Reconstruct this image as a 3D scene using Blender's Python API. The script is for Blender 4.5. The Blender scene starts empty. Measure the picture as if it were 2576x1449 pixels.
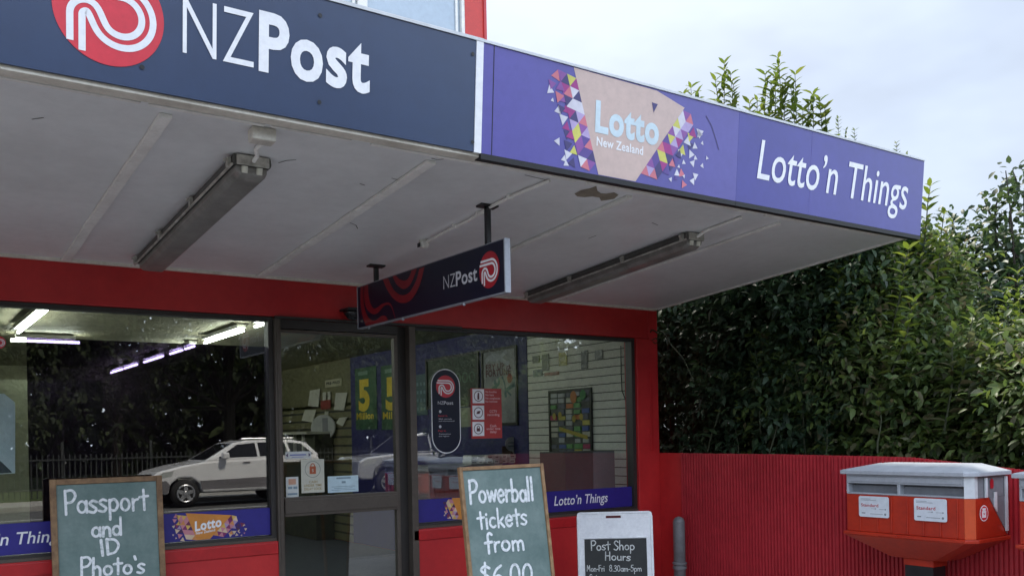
import bpy, math, random
import numpy as np
from mathutils import Matrix, Vector
rnd = random.Random(11)
S = bpy.context.scene
COL = S.collection
R_ = math.radians

# ------------------------------------------------------------------ camera
YAW, PITCH, ROLL, FPX, CPX, CPY = 0.60568, 0.00013, -0.01985, 2327.03, 1288.0, 1097.86
CAM = np.array([0.0, -6.0, 1.5])
fw = np.array([math.sin(YAW) * math.cos(PITCH), math.cos(YAW) * math.cos(PITCH), math.sin(PITCH)])
r0 = np.array([math.cos(YAW), -math.sin(YAW), 0.0])
u0 = np.cross(r0, fw)
rt = r0 * math.cos(ROLL) + u0 * math.sin(ROLL)
up = -r0 * math.sin(ROLL) + u0 * math.cos(ROLL)
cd = bpy.data.cameras.new('camera')
cam = bpy.data.objects.new('camera', cd)
COL.objects.link(cam)
M4 = Matrix(((rt[0], up[0], -fw[0], CAM[0]), (rt[1], up[1], -fw[1], CAM[1]), (rt[2], up[2], -fw[2], CAM[2]), (0, 0, 0, 1)))
cam.matrix_world = M4
cd.sensor_width = 36
cd.lens = 36 * FPX / 2576
cd.shift_y = (CPY - 724.5) / 2576
cd.clip_end = 2000
S.camera = cam

# ------------------------------------------------------------------ world, sun, exposure
SUN_AZ, SUN_EL = R_(22), R_(55)
w = bpy.data.worlds.new('World')
S.world = w
w.use_nodes = True
nt = w.node_tree
nt.nodes.clear()
out = nt.nodes.new('ShaderNodeOutputWorld')
bg = nt.nodes.new('ShaderNodeBackground')
sky = nt.nodes.new('ShaderNodeTexSky')
sky.sky_type = 'NISHITA'
sky.sun_disc = False
sky.sun_elevation = SUN_EL
sky.sun_rotation = SUN_AZ
sky.dust_density = 2.5
tc = nt.nodes.new('ShaderNodeTexCoord')
mp = nt.nodes.new('ShaderNodeMapping')
mp.inputs['Scale'].default_value = (1.0, 1.0, 2.2)
mp.inputs['Rotation'].default_value = (0.3, 0.2, 0.6)
nz = nt.nodes.new('ShaderNodeTexNoise')
nz.inputs['Scale'].default_value = 2.3
nz.inputs['Detail'].default_value = 5
nz.inputs['Roughness'].default_value = 0.5
rmp = nt.nodes.new('ShaderNodeValToRGB')
rmp.color_ramp.elements[0].position = 0.3
rmp.color_ramp.elements[0].color = (0.62, 0.62, 0.62, 1)
rmp.color_ramp.elements[1].position = 0.72
rmp.color_ramp.elements[1].color = (0.97, 0.97, 0.97, 1)
mx = nt.nodes.new('ShaderNodeMix')
mx.data_type = 'RGBA'
mx.inputs[7].default_value = (4.4, 4.9, 5.7, 1)
nt.links.new(tc.outputs['Generated'], mp.inputs[0])
nt.links.new(mp.outputs[0], nz.inputs['Vector'])
nt.links.new(nz.outputs['Fac'], rmp.inputs[0])
nt.links.new(rmp.outputs[0], mx.inputs[0])
nt.links.new(sky.outputs[0], mx.inputs[6])
sx_ = nt.nodes.new('ShaderNodeSeparateXYZ')          # added brightness in the unseen sky behind the camera, to light the shopfront
mr = nt.nodes.new('ShaderNodeMapRange')
mr.interpolation_type = 'SMOOTHSTEP'
mr.inputs['From Min'].default_value = -0.75
mr.inputs['From Max'].default_value = 0.25
mr.inputs['To Min'].default_value = 3.9
mr.inputs['To Max'].default_value = 1.0
vm = nt.nodes.new('ShaderNodeVectorMath')
vm.operation = 'SCALE'
nt.links.new(tc.outputs['Generated'], sx_.inputs[0])
nt.links.new(sx_.outputs['Y'], mr.inputs['Value'])
nz2 = nt.nodes.new('ShaderNodeTexNoise')          # soft brightness of the cloud layer
nz2.inputs['Scale'].default_value = 3.4
nz2.inputs['Detail'].default_value = 4
mr2 = nt.nodes.new('ShaderNodeMapRange')
mr2.inputs['From Min'].default_value = 0.36
mr2.inputs['From Max'].default_value = 0.64
mr2.inputs['To Min'].default_value = 0.86
mr2.inputs['To Max'].default_value = 1.13
vm2 = nt.nodes.new('ShaderNodeVectorMath')
vm2.operation = 'SCALE'
nt.links.new(mp.outputs[0], nz2.inputs['Vector'])
nt.links.new(nz2.outputs['Fac'], mr2.inputs['Value'])
nt.links.new(mx.outputs[2], vm2.inputs[0])
nt.links.new(mr2.outputs[0], vm2.inputs['Scale'])
nt.links.new(vm2.outputs[0], vm.inputs[0])
nt.links.new(mr.outputs[0], vm.inputs['Scale'])
nt.links.new(vm.outputs[0], bg.inputs[0])
bg.inputs[1].default_value = 0.058
nt.links.new(bg.outputs[0], out.inputs[0])
sl = bpy.data.lights.new('sun', 'SUN')
sl.energy = 2.4
sl.angle = R_(5)
sl.color = (1.0, 0.93, 0.82)
so = bpy.data.objects.new('sun', sl)
COL.objects.link(so)
sd = Vector((math.sin(SUN_AZ) * math.cos(SUN_EL), math.cos(SUN_AZ) * math.cos(SUN_EL), math.sin(SUN_EL)))
so.rotation_euler = sd.to_track_quat('Z', 'Y').to_euler()
so.location = (0, 0, 30)
vs = S.view_settings
vs.view_transform = 'Standard'
vs.look = 'None'
vs.gamma = 1
vs.use_curve_mapping = False
vs.exposure = 1.6
S.cycles.max_bounces = 8
S.cycles.transparent_max_bounces = 12
S.cycles.caustics_reflective = False
S.cycles.caustics_refractive = False

# ------------------------------------------------------------------ pixel helpers: turn a point of the photo into a point on a real plane
Z1, SL, FW, FZB, FH, FT = 2.5991, 0.0767, 2.4704, 2.7926, 0.4894, 0.0406
def ray(x, y): return fw + rt * (x - CPX) / FPX - up * (y - CPY) / FPX
def onY(x, y, Y=0.0):
    d = ray(x, y); return CAM + d * ((Y + 6) / d[1])
def onX(x, y, X):
    d = ray(x, y); return CAM + d * (X / d[0])
def onZ(x, y, Z):
    d = ray(x, y); return CAM + d * ((Z - 1.5) / d[2])
def soff(x, y, o=0.0):
    d = ray(x, y); return CAM + d * ((Z1 + SL * 6 - 1.5 - o) / (d[2] + SL * d[1]))
def fas(x, y):
    k = FT / FH; d = ray(x, y); return CAM + d * ((-FW - k * (1.5 - FZB) + 6) / (d[1] + k * d[2]))
def soz(Y): return Z1 - SL * Y

# ------------------------------------------------------------------ materials
MATS = {}
def mat(name, c, rough=0.5, c2=None, nscale=3.0, spec=0.5, metal=0.0, bump=0.0, bscale=60.0, detail=4.0, coat=0.0, lo=0.35, hi=0.65, dirt=0.14):
    if name in MATS: return MATS[name]
    m = bpy.data.materials.new(name); m.use_nodes = True
    t = m.node_tree; b = t.nodes['Principled BSDF']
    b.inputs['Base Color'].default_value = (*c, 1)
    b.inputs['Roughness'].default_value = rough
    b.inputs['Specular IOR Level'].default_value = spec
    b.inputs['Metallic'].default_value = metal
    b.inputs['Coat Weight'].default_value = coat
    g = t.nodes.new('ShaderNodeNewGeometry')
    if c2 is None: c2 = tuple(v * 0.82 for v in c)
    n = t.nodes.new('ShaderNodeTexNoise'); n.inputs['Scale'].default_value = nscale; n.inputs['Detail'].default_value = detail
    n.inputs['Roughness'].default_value = 0.65
    t.links.new(g.outputs['Position'], n.inputs['Vector'])
    r = t.nodes.new('ShaderNodeValToRGB')
    r.color_ramp.elements[0].position = lo; r.color_ramp.elements[0].color = (*c2, 1)
    r.color_ramp.elements[1].position = hi; r.color_ramp.elements[1].color = (*c, 1)
    t.links.new(n.outputs['Fac'], r.inputs[0])
    n3 = t.nodes.new('ShaderNodeTexNoise'); n3.inputs['Scale'].default_value = nscale * 7 + 5; n3.inputs['Detail'].default_value = 6; n3.inputs['Roughness'].default_value = 0.7
    mr_ = t.nodes.new('ShaderNodeMapRange'); mr_.inputs['From Min'].default_value = 0.25; mr_.inputs['From Max'].default_value = 0.6; mr_.inputs['To Min'].default_value = 1 - dirt; mr_.inputs['To Max'].default_value = 1.0
    mu = t.nodes.new('ShaderNodeMix'); mu.data_type = 'RGBA'; mu.blend_type = 'MULTIPLY'; mu.inputs[0].default_value = 1.0
    t.links.new(g.outputs['Position'], n3.inputs['Vector']); t.links.new(n3.outputs['Fac'], mr_.inputs['Value'])
    t.links.new(r.outputs[0], mu.inputs[6]); t.links.new(mr_.outputs[0], mu.inputs[7]); t.links.new(mu.outputs[2], b.inputs['Base Color'])
    if bump > 0:
        n2 = t.nodes.new('ShaderNodeTexNoise'); n2.inputs['Scale'].default_value = bscale; n2.inputs['Detail'].default_value = 3
        bp = t.nodes.new('ShaderNodeBump'); bp.inputs['Strength'].default_value = bump; bp.inputs['Distance'].default_value = 0.01
        t.links.new(g.outputs['Position'], n2.inputs['Vector'])
        t.links.new(n2.outputs['Fac'], bp.inputs['Height']); t.links.new(bp.outputs[0], b.inputs['Normal'])
    MATS[name] = m
    return m
def emit(name, c, s):
    m = bpy.data.materials.new(name); m.use_nodes = True
    b = m.node_tree.nodes['Principled BSDF']
    b.inputs['Base Color'].default_value = (*c, 1)
    b.inputs['Emission Color'].default_value = (*c, 1); b.inputs['Emission Strength'].default_value = s
    MATS[name] = m
    return m
def glassmat(name, tint, base=0.07, rough=0.0):
    m = bpy.data.materials.new(name); m.use_nodes = True
    t = m.node_tree; t.nodes.clear()
    o = t.nodes.new('ShaderNodeOutputMaterial'); tr = t.nodes.new('ShaderNodeBsdfTransparent'); gl = t.nodes.new('ShaderNodeBsdfGlossy')
    tr.inputs[0].default_value = (*tint, 1); gl.inputs['Roughness'].default_value = rough
    gl.inputs[0].default_value = (1, 1, 1, 1)
    lw = t.nodes.new('ShaderNodeLayerWeight'); lw.inputs[0].default_value = 0.5
    pw = t.nodes.new('ShaderNodeMath'); pw.operation = 'POWER'; pw.inputs[1].default_value = 4.0
    ma = t.nodes.new('ShaderNodeMath'); ma.operation = 'MULTIPLY_ADD'; ma.inputs[1].default_value = 1 - base; ma.inputs[2].default_value = base
    mi = t.nodes.new('ShaderNodeMixShader')
    t.links.new(lw.outputs['Facing'], pw.inputs[0]); t.links.new(pw.outputs[0], ma.inputs[0]); t.links.new(ma.outputs[0], mi.inputs[0])
    t.links.new(tr.outputs[0], mi.inputs[1]); t.links.new(gl.outputs[0], mi.inputs[2]); t.links.new(mi.outputs[0], o.inputs[0])
    MATS[name] = m
    return m
def filmmat(name, tint):
    m = bpy.data.materials.new(name); m.use_nodes = True
    t = m.node_tree; t.nodes.clear()
    o = t.nodes.new('ShaderNodeOutputMaterial'); tr = t.nodes.new('ShaderNodeBsdfTransparent'); tr.inputs[0].default_value = (*tint, 1)
    t.links.new(tr.outputs[0], o.inputs[0]); MATS[name] = m
    return m
def leafmat(name, cols, trans=0.35, rough=0.5):
    m = bpy.data.materials.new(name); m.use_nodes = True
    t = m.node_tree; b = t.nodes['Principled BSDF']; o = t.nodes['Material Output']
    g = t.nodes.new('ShaderNodeNewGeometry'); r = t.nodes.new('ShaderNodeValToRGB')
    els = r.color_ramp.elements
    while len(els) < len(cols): els.new(0.5)
    for i, c in enumerate(cols):
        els[i].position = i / (len(cols) - 1); els[i].color = (*c, 1)
    t.links.new(g.outputs['Random Per Island'], r.inputs[0])
    t.links.new(r.outputs[0], b.inputs['Base Color']); b.inputs['Roughness'].default_value = rough
    b.inputs['Specular IOR Level'].default_value = 0.28
    tl = t.nodes.new('ShaderNodeBsdfTranslucent'); mi = t.nodes.new('ShaderNodeMixShader'); mi.inputs[0].default_value = trans
    hs = t.nodes.new('ShaderNodeHueSaturation'); hs.inputs['Value'].default_value = 2.2; hs.inputs['Saturation'].default_value = 1.1; hs.inputs['Hue'].default_value = 0.485
    t.links.new(r.outputs[0], hs.inputs['Color']); t.links.new(hs.outputs[0], tl.inputs[0])
    t.links.new(b.outputs[0], mi.inputs[1]); t.links.new(tl.outputs[0], mi.inputs[2]); t.links.new(mi.outputs[0], o.inputs[0])
    MATS[name] = m
    return m

RED = mat('red_wall_paint', (0.52, 0.026, 0.026), 0.42, (0.41, 0.015, 0.019), 1.7, bump=0.05, bscale=35)
REDT = mat('red_trim_paint', (0.44, 0.013, 0.016), 0.4, (0.36, 0.01, 0.013), 5.0)
REDF = mat('red_fence_paint', (0.46, 0.028, 0.040), 0.5, (0.37, 0.019, 0.029), 1.6, dirt=0.22)
REDB = mat('red_box_paint', (0.44, 0.030, 0.010), 0.36, (0.36, 0.022, 0.009), 5.0, bump=0.03, bscale=180)
SOFF = mat('soffit_paint', (0.79, 0.80, 0.81), 0.33, (0.68, 0.685, 0.69), 1.3, bump=0.10, bscale=5, lo=0.25, hi=0.6, dirt=0.08)
BATT = mat('batten_paint', (0.86, 0.85, 0.82), 0.6, (0.72, 0.70, 0.67), 6.0)
CREAM = mat('cream_trim_paint', (0.74, 0.70, 0.62), 0.6, (0.58, 0.54, 0.47), 5.0, bump=0.1, bscale=30)
PEEL = mat('bare_board', (0.30, 0.255, 0.195), 0.9, (0.20, 0.17, 0.13), 14)
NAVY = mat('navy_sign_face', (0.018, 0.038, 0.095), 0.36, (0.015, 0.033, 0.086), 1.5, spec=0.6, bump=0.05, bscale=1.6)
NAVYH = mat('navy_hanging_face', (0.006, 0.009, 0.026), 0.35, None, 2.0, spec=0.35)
PURP = mat('purple_sign_face', (0.088, 0.076, 0.315), 0.38, (0.076, 0.066, 0.28), 1.4, spec=0.5)
PURD = mat('purple_name_face', (0.043, 0.040, 0.265), 0.38, (0.037, 0.035, 0.235), 1.6, spec=0.5)
BLACK = mat('black_sign_trim', (0.006, 0.006, 0.008), 0.6)  # near-black of the sign lip and panel joint
WHITE = mat('white_vinyl', (0.80, 0.80, 0.82), 0.4, (0.75, 0.75, 0.77), 4)
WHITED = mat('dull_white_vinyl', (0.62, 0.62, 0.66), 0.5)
LOGOR = mat('logo_red', (0.62, 0.035, 0.055), 0.35, (0.55, 0.03, 0.048), 3)
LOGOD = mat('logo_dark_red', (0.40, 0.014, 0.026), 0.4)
WAVER = mat('wave_red', (0.22, 0.008, 0.016), 0.4)
BEIGE = mat('pinkish_beige', (0.56, 0.42, 0.37), 0.45, (0.52, 0.39, 0.35), 2)  # greyish pink beige of the lottery wedge
ORANGE = mat('orange_vinyl', (0.62, 0.24, 0.04), 0.45)
PALEB = mat('pale_blue_vinyl', (0.56, 0.68, 0.74), 0.4)
ALU = mat('aluminium', (0.34, 0.36, 0.40), 0.45, (0.29, 0.31, 0.35), 8, metal=0.3)
BRONZE = mat('bronze_anodised', (0.10, 0.083, 0.068), 0.42, (0.085, 0.07, 0.058), 6, metal=0.35)
BRONZD = mat('bronze_dark', (0.028, 0.024, 0.022), 0.45)
BLKM = mat('black_metal', (0.012, 0.012, 0.014), 0.4)
BLUEV = mat('blue_banner_vinyl', (0.022, 0.016, 0.20), 0.45, (0.019, 0.014, 0.18), 3)
UPPAN = mat('pale_panel', (0.36, 0.43, 0.50), 0.25, (0.32, 0.39, 0.46), 1.5)
UPFR = mat('white_frame_paint', (0.74, 0.73, 0.70), 0.5, (0.62, 0.61, 0.58), 12)
CHALK = mat('chalkboard_green', (0.105, 0.160, 0.150), 0.75, (0.175, 0.235, 0.22), 4.5, bump=0.03, bscale=90, lo=0.38, hi=0.66, detail=8)
CHALKW = mat('chalk_paint', (0.76, 0.78, 0.80), 0.8, (0.40, 0.46, 0.46), 55, lo=0.32, hi=0.52, detail=8)
CHALKG = mat('thin_chalk', (0.56, 0.57, 0.56), 0.8, (0.25, 0.26, 0.26), 60, lo=0.3, hi=0.55, detail=6)
WOOD = mat('weathered_wood', (0.26, 0.155, 0.075), 0.7, (0.13, 0.07, 0.035), 16, bump=0.25, bscale=70, detail=8)
WOOD2 = mat('light_wood', (0.33, 0.20, 0.10), 0.7, (0.20, 0.11, 0.05), 18, bump=0.25, bscale=70, detail=8)
BBLACK = mat('blackboard_black', (0.012, 0.014, 0.014), 0.7, (0.022, 0.024, 0.024), 6)
WPLAS = mat('white_plastic', (0.72, 0.73, 0.75), 0.4, (0.62, 0.63, 0.66), 7)
PIPEM = mat('grey_pipe', (0.20, 0.205, 0.215), 0.55, (0.14, 0.14, 0.15), 9, bump=0.1, bscale=40)
GREYL = mat('light_fitting_grey', (0.10, 0.097, 0.09), 0.5, (0.06, 0.058, 0.053), 9)
GREYC = mat('light_end_grey', (0.55, 0.53, 0.48), 0.5, (0.27, 0.26, 0.23), 16)
LTUBE = mat('lamp_tube_white', (0.8, 0.78, 0.68), 0.4)
LIDG = mat('grey_lid', (0.40, 0.42, 0.46), 0.42, (0.33, 0.35, 0.385), 8)
LIDD = mat('grey_dark', (0.19, 0.20, 0.22), 0.5, (0.15, 0.16, 0.18), 8)
BOXW = mat('box_white_paint', (0.66, 0.69, 0.72), 0.45)
GTXT = mat('grey_print', (0.22, 0.24, 0.27), 0.6)
RTXT = mat('red_print', (0.50, 0.06, 0.07), 0.6)
ASPH = mat('asphalt', (0.085, 0.084, 0.083), 0.85, (0.065, 0.065, 0.065), 20, bump=0.2, bscale=120)
CONC = mat('concrete', (0.36, 0.345, 0.32), 0.85, (0.29, 0.28, 0.26), 3, bump=0.1, bscale=60)
GRASS = mat('grass_green', (0.07, 0.105, 0.03), 0.9, (0.045, 0.07, 0.02), 8)
EARTH = mat('earth', (0.06, 0.045, 0.03), 0.95, (0.03, 0.025, 0.018), 6)
BARK = mat('bark', (0.06, 0.048, 0.036), 0.9, (0.03, 0.024, 0.018), 18, bump=0.3, bscale=60)
STEM = mat('green_stem', (0.035, 0.042, 0.018), 0.8)
GLASS = glassmat('window_glass', (0.94, 0.96, 0.94), 0.10)
FILM = filmmat('dark_purple_film', (0.24, 0.20, 0.32))
SLAT = mat('cream_slat', (0.80, 0.81, 0.74), 0.55, (0.72, 0.73, 0.67), 2)
SLATO = mat('olive_slat', (0.20, 0.19, 0.10), 0.6, (0.16, 0.15, 0.08), 2)
NWALL = mat('navy_interior_wall', (0.024, 0.022, 0.15), 0.6)
CEIL = mat('interior_ceiling', (0.42, 0.40, 0.27), 0.7, (0.33, 0.31, 0.2), 1.5)  # olive tint paints the trees mirrored in the glass into the ceiling colour
CARPET = mat('grey_carpet', (0.09, 0.10, 0.13), 0.9, (0.06, 0.07, 0.09), 30)
COUNT = mat('counter_grey', (0.30, 0.32, 0.37), 0.5)
DKCAB = mat('charcoal_cabinet', (0.09, 0.088, 0.10), 0.5, None, 4)
PAPER = mat('paper', (0.66, 0.65, 0.58), 0.7)

# ------------------------------------------------------------------ mesh helpers
INV = {}
def link(o): COL.objects.link(o); return o
def thing(name, label, cat, loc=(0, 0, 0), rz=0.0, group=None):
    o = link(bpy.data.objects.new(name, None))
    o.empty_display_size = 0.2
    o.location = loc; o.rotation_euler = (0, 0, rz)
    o['label'] = label; o['category'] = cat
    if group: o['group'] = group
    INV[o] = (Matrix.Translation(Vector(loc)) @ Matrix.Rotation(rz, 4, 'Z')).inverted()
    return o
class MB:
    def __init__(s): s.v = []; s.f = []
    def add(s, vs, fs):
        n = len(s.v); s.v += [tuple(float(c) for c in p) for p in vs]; s.f += [tuple(i + n for i in f) for f in fs]; return s
    def box(s, a, b):
        x0, x1 = sorted((a[0], b[0])); y0, y1 = sorted((a[1], b[1])); z0, z1 = sorted((a[2], b[2]))
        return s.add([(x0, y0, z0), (x1, y0, z0), (x1, y1, z0), (x0, y1, z0), (x0, y0, z1), (x1, y0, z1), (x1, y1, z1), (x0, y1, z1)],
                     [(0, 3, 2, 1), (4, 5, 6, 7), (0, 1, 5, 4), (1, 2, 6, 5), (2, 3, 7, 6), (3, 0, 4, 7)])
    def hexa(s, bot, top):
        return s.add(list(bot) + list(top), [(3, 2, 1, 0), (4, 5, 6, 7), (0, 1, 5, 4), (1, 2, 6, 5), (2, 3, 7, 6), (3, 0, 4, 7)])
    def fbox(s, F, u0, u1, v0, v1, w0, w1):
        p = lambda u, v, w_: F(u, v, w_)
        return s.hexa([p(u0, v0, w0), p(u1, v0, w0), p(u1, v1, w0), p(u0, v1, w0)], [p(u0, v0, w1), p(u1, v0, w1), p(u1, v1, w1), p(u0, v1, w1)])
    def poly(s, F, pts, w0=0.0, w1=None):
        n = len(pts)
        if w1 is None: return s.add([F(p[0], p[1], w0) for p in pts], [tuple(range(n))])
        return s.add([F(p[0], p[1], w0) for p in pts] + [F(p[0], p[1], w1) for p in pts],
                     [tuple(range(n))[::-1], tuple(range(n, 2 * n))] + [(i, (i + 1) % n, n + (i + 1) % n, n + i) for i in range(n)])
    def tube(s, pts, r, n=8, cap=True):
        pts = [np.array(p, float) for p in pts]; k = len(pts)
        rs = r if isinstance(r, (list, tuple)) else [r] * k
        vs = []; fs = []
        for i, p in enumerate(pts):
            d = pts[min(i + 1, k - 1)] - pts[max(i - 1, 0)]; d = d / (np.linalg.norm(d) + 1e-9)
            a = np.array([0, 0, 1.0]) if abs(d[2]) < 0.9 else np.array([1.0, 0, 0])
            x = np.cross(a, d); x /= np.linalg.norm(x); y = np.cross(d, x)
            for j in range(n):
                t = 2 * math.pi * j / n; vs.append(p + rs[i] * (math.cos(t) * x + math.sin(t) * y))
        for i in range(k - 1):
            for j in range(n): fs.append((i * n + j, i * n + (j + 1) % n, (i + 1) * n + (j + 1) % n, (i + 1) * n + j))
        if cap: fs += [tuple(range(n))[::-1], tuple((k - 1) * n + j for j in range(n))]
        return s.add(vs, fs)
    def lathe(s, c, prof, n=24, axis='Z'):
        vs = []; fs = []; k = len(prof)
        for (r, h) in prof:
            for j in range(n):
                t = 2 * math.pi * j / n; a, b = r * math.cos(t), r * math.sin(t)
                p = (a, b, h) if axis == 'Z' else ((a, h, b) if axis == 'Y' else (h, a, b))
                vs.append((c[0] + p[0], c[1] + p[1], c[2] + p[2]))
        for i in range(k - 1):
            for j in range(n): fs.append((i * n + j, i * n + (j + 1) % n, (i + 1) * n + (j + 1) % n, (i + 1) * n + j))
        fs += [tuple(range(n))[::-1], tuple((k - 1) * n + j for j in range(n))]
        return s.add(vs, fs)
    def build(s, name, m, parent=None, bevel=0.0, smooth=False, label=None, cat=None, group=None, kind=None):
        me = bpy.data.meshes.new(name)
        inv = None; loc = None
        if parent is not None: inv = INV[parent]
        else:
            a = np.array(s.v); loc = ((a[:, 0].min() + a[:, 0].max()) / 2, (a[:, 1].min() + a[:, 1].max()) / 2, a[:, 2].min())
            inv = Matrix.Translation(Vector(loc)).inverted()
        me.from_pydata([inv @ Vector(p) for p in s.v], [], s.f)
        me.materials.append(m); me.update()
        o = link(bpy.data.objects.new(name, me))
        if parent is not None: o.parent = parent
        else: o.location = loc
        INV[o] = inv
        if smooth:
            for p in me.polygons: p.use_smooth = True
        if bevel > 0:
            b = o.modifiers.new('bevel', 'BEVEL'); b.width = bevel; b.segments = 2; b.limit_method = 'ANGLE'; b.angle_limit = R_(40)
        if label: o['label'] = label
        if cat: o['category'] = cat
        if group: o['group'] = group
        if kind: o['kind'] = kind
        return o
def frame(o, ux, uy):
    o, ux, uy = [np.array(a, float) for a in (o, ux, uy)]
    ux = ux / np.linalg.norm(ux); uy = uy / np.linalg.norm(uy); n = np.cross(ux, uy)
    return lambda u, v, w_=0.0: o + ux * u + uy * v + n * w_
def fY(Y): return frame((0, Y, 0), (1, 0, 0), (0, 0, 1))          # faces the street: u = X, v = Z
def fX(X): return frame((X, 0, 0), (0, -1, 0), (0, 0, 1))         # faces -X: u = -Y, v = Z

def ribbon(mb, F, pts, wd, w0, caps=True):
    P = [np.array(p, float) for p in pts]; n = len(P); L = []; Rr = []
    for i in range(n):
        d = P[min(i + 1, n - 1)] - P[max(i - 1, 0)]; d = d / (np.linalg.norm(d) + 1e-9); nn = np.array([-d[1], d[0]])
        L.append(P[i] + nn * wd / 2); Rr.append(P[i] - nn * wd / 2)
    poly = []
    vs = [F(p[0], p[1], w0) for p in L] + [F(p[0], p[1], w0) for p in Rr]
    mb.add(vs, [(n + i, n + i + 1, i + 1, i) for i in range(n - 1)])
    if caps:
        for e, q in ((0, 1), (n - 1, n - 2)):
            d = P[e] - P[q]; a0 = math.atan2(d[1], d[0])
            fan = [P[e] + wd / 2 * np.array([math.cos(a0 - math.pi / 2 + math.pi * k / 8), math.sin(a0 - math.pi / 2 + math.pi * k / 8)]) for k in range(9)]
            mb.add([F(p[0], p[1], w0) for p in fan], [tuple(range(9))])
def catmull(pts, n=6):
    P = [np.array(p, float) for p in pts]
    if len(P) < 3: return P
    o = []
    for i in range(len(P) - 1):
        a = P[max(i - 1, 0)]; b = P[i]; c = P[i + 1]; d = P[min(i + 2, len(P) - 1)]
        for k in range(n):
            t = k / n; o.append(0.5 * ((2 * b) + (-a + c) * t + (2 * a - 5 * b + 4 * c - d) * t * t + (-a + 3 * b - 3 * c + d) * t ** 3))
    o.append(P[-1]); return o

# ---- printed lettering from the built-in typeface
def text2d(txt, bold=0.0, shear=0.0):
    cu = bpy.data.curves.new('t', 'FONT'); cu.body = txt; cu.offset = bold; cu.shear = shear; cu.resolution_u = 4; cu.space_character = 1 + max(0, bold) * 2.6
    o = link(bpy.data.objects.new('t', cu)); bpy.context.view_layer.update()
    me = bpy.data.meshes.new_from_object(o.evaluated_get(bpy.context.evaluated_depsgraph_get()))
    vs = [(v.co.x, v.co.y) for v in me.vertices]; fs = [tuple(p.vertices) for p in me.polygons]
    bpy.data.objects.remove(o); bpy.data.curves.remove(cu); bpy.data.meshes.remove(me)
    return vs, fs
def put_text(mb, F, txt, x0, x1, y0, cap, w0=0.002, bold=0.0, shear=0.0, skew=0.0):
    """text from u = x0 to x1, baseline v = y0, capital height cap"""
    vs, fs = text2d(txt, bold, shear)
    if not vs: return
    a = min(v[0] for v in vs); b = max(v[0] for v in vs); k = (x1 - x0) / (b - a); ky = cap / 0.73
    mb.add([F(x0 + (v[0] - a) * k, y0 + v[1] * ky + skew * (v[0] - a) * k, w0) for v in vs], fs)

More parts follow.
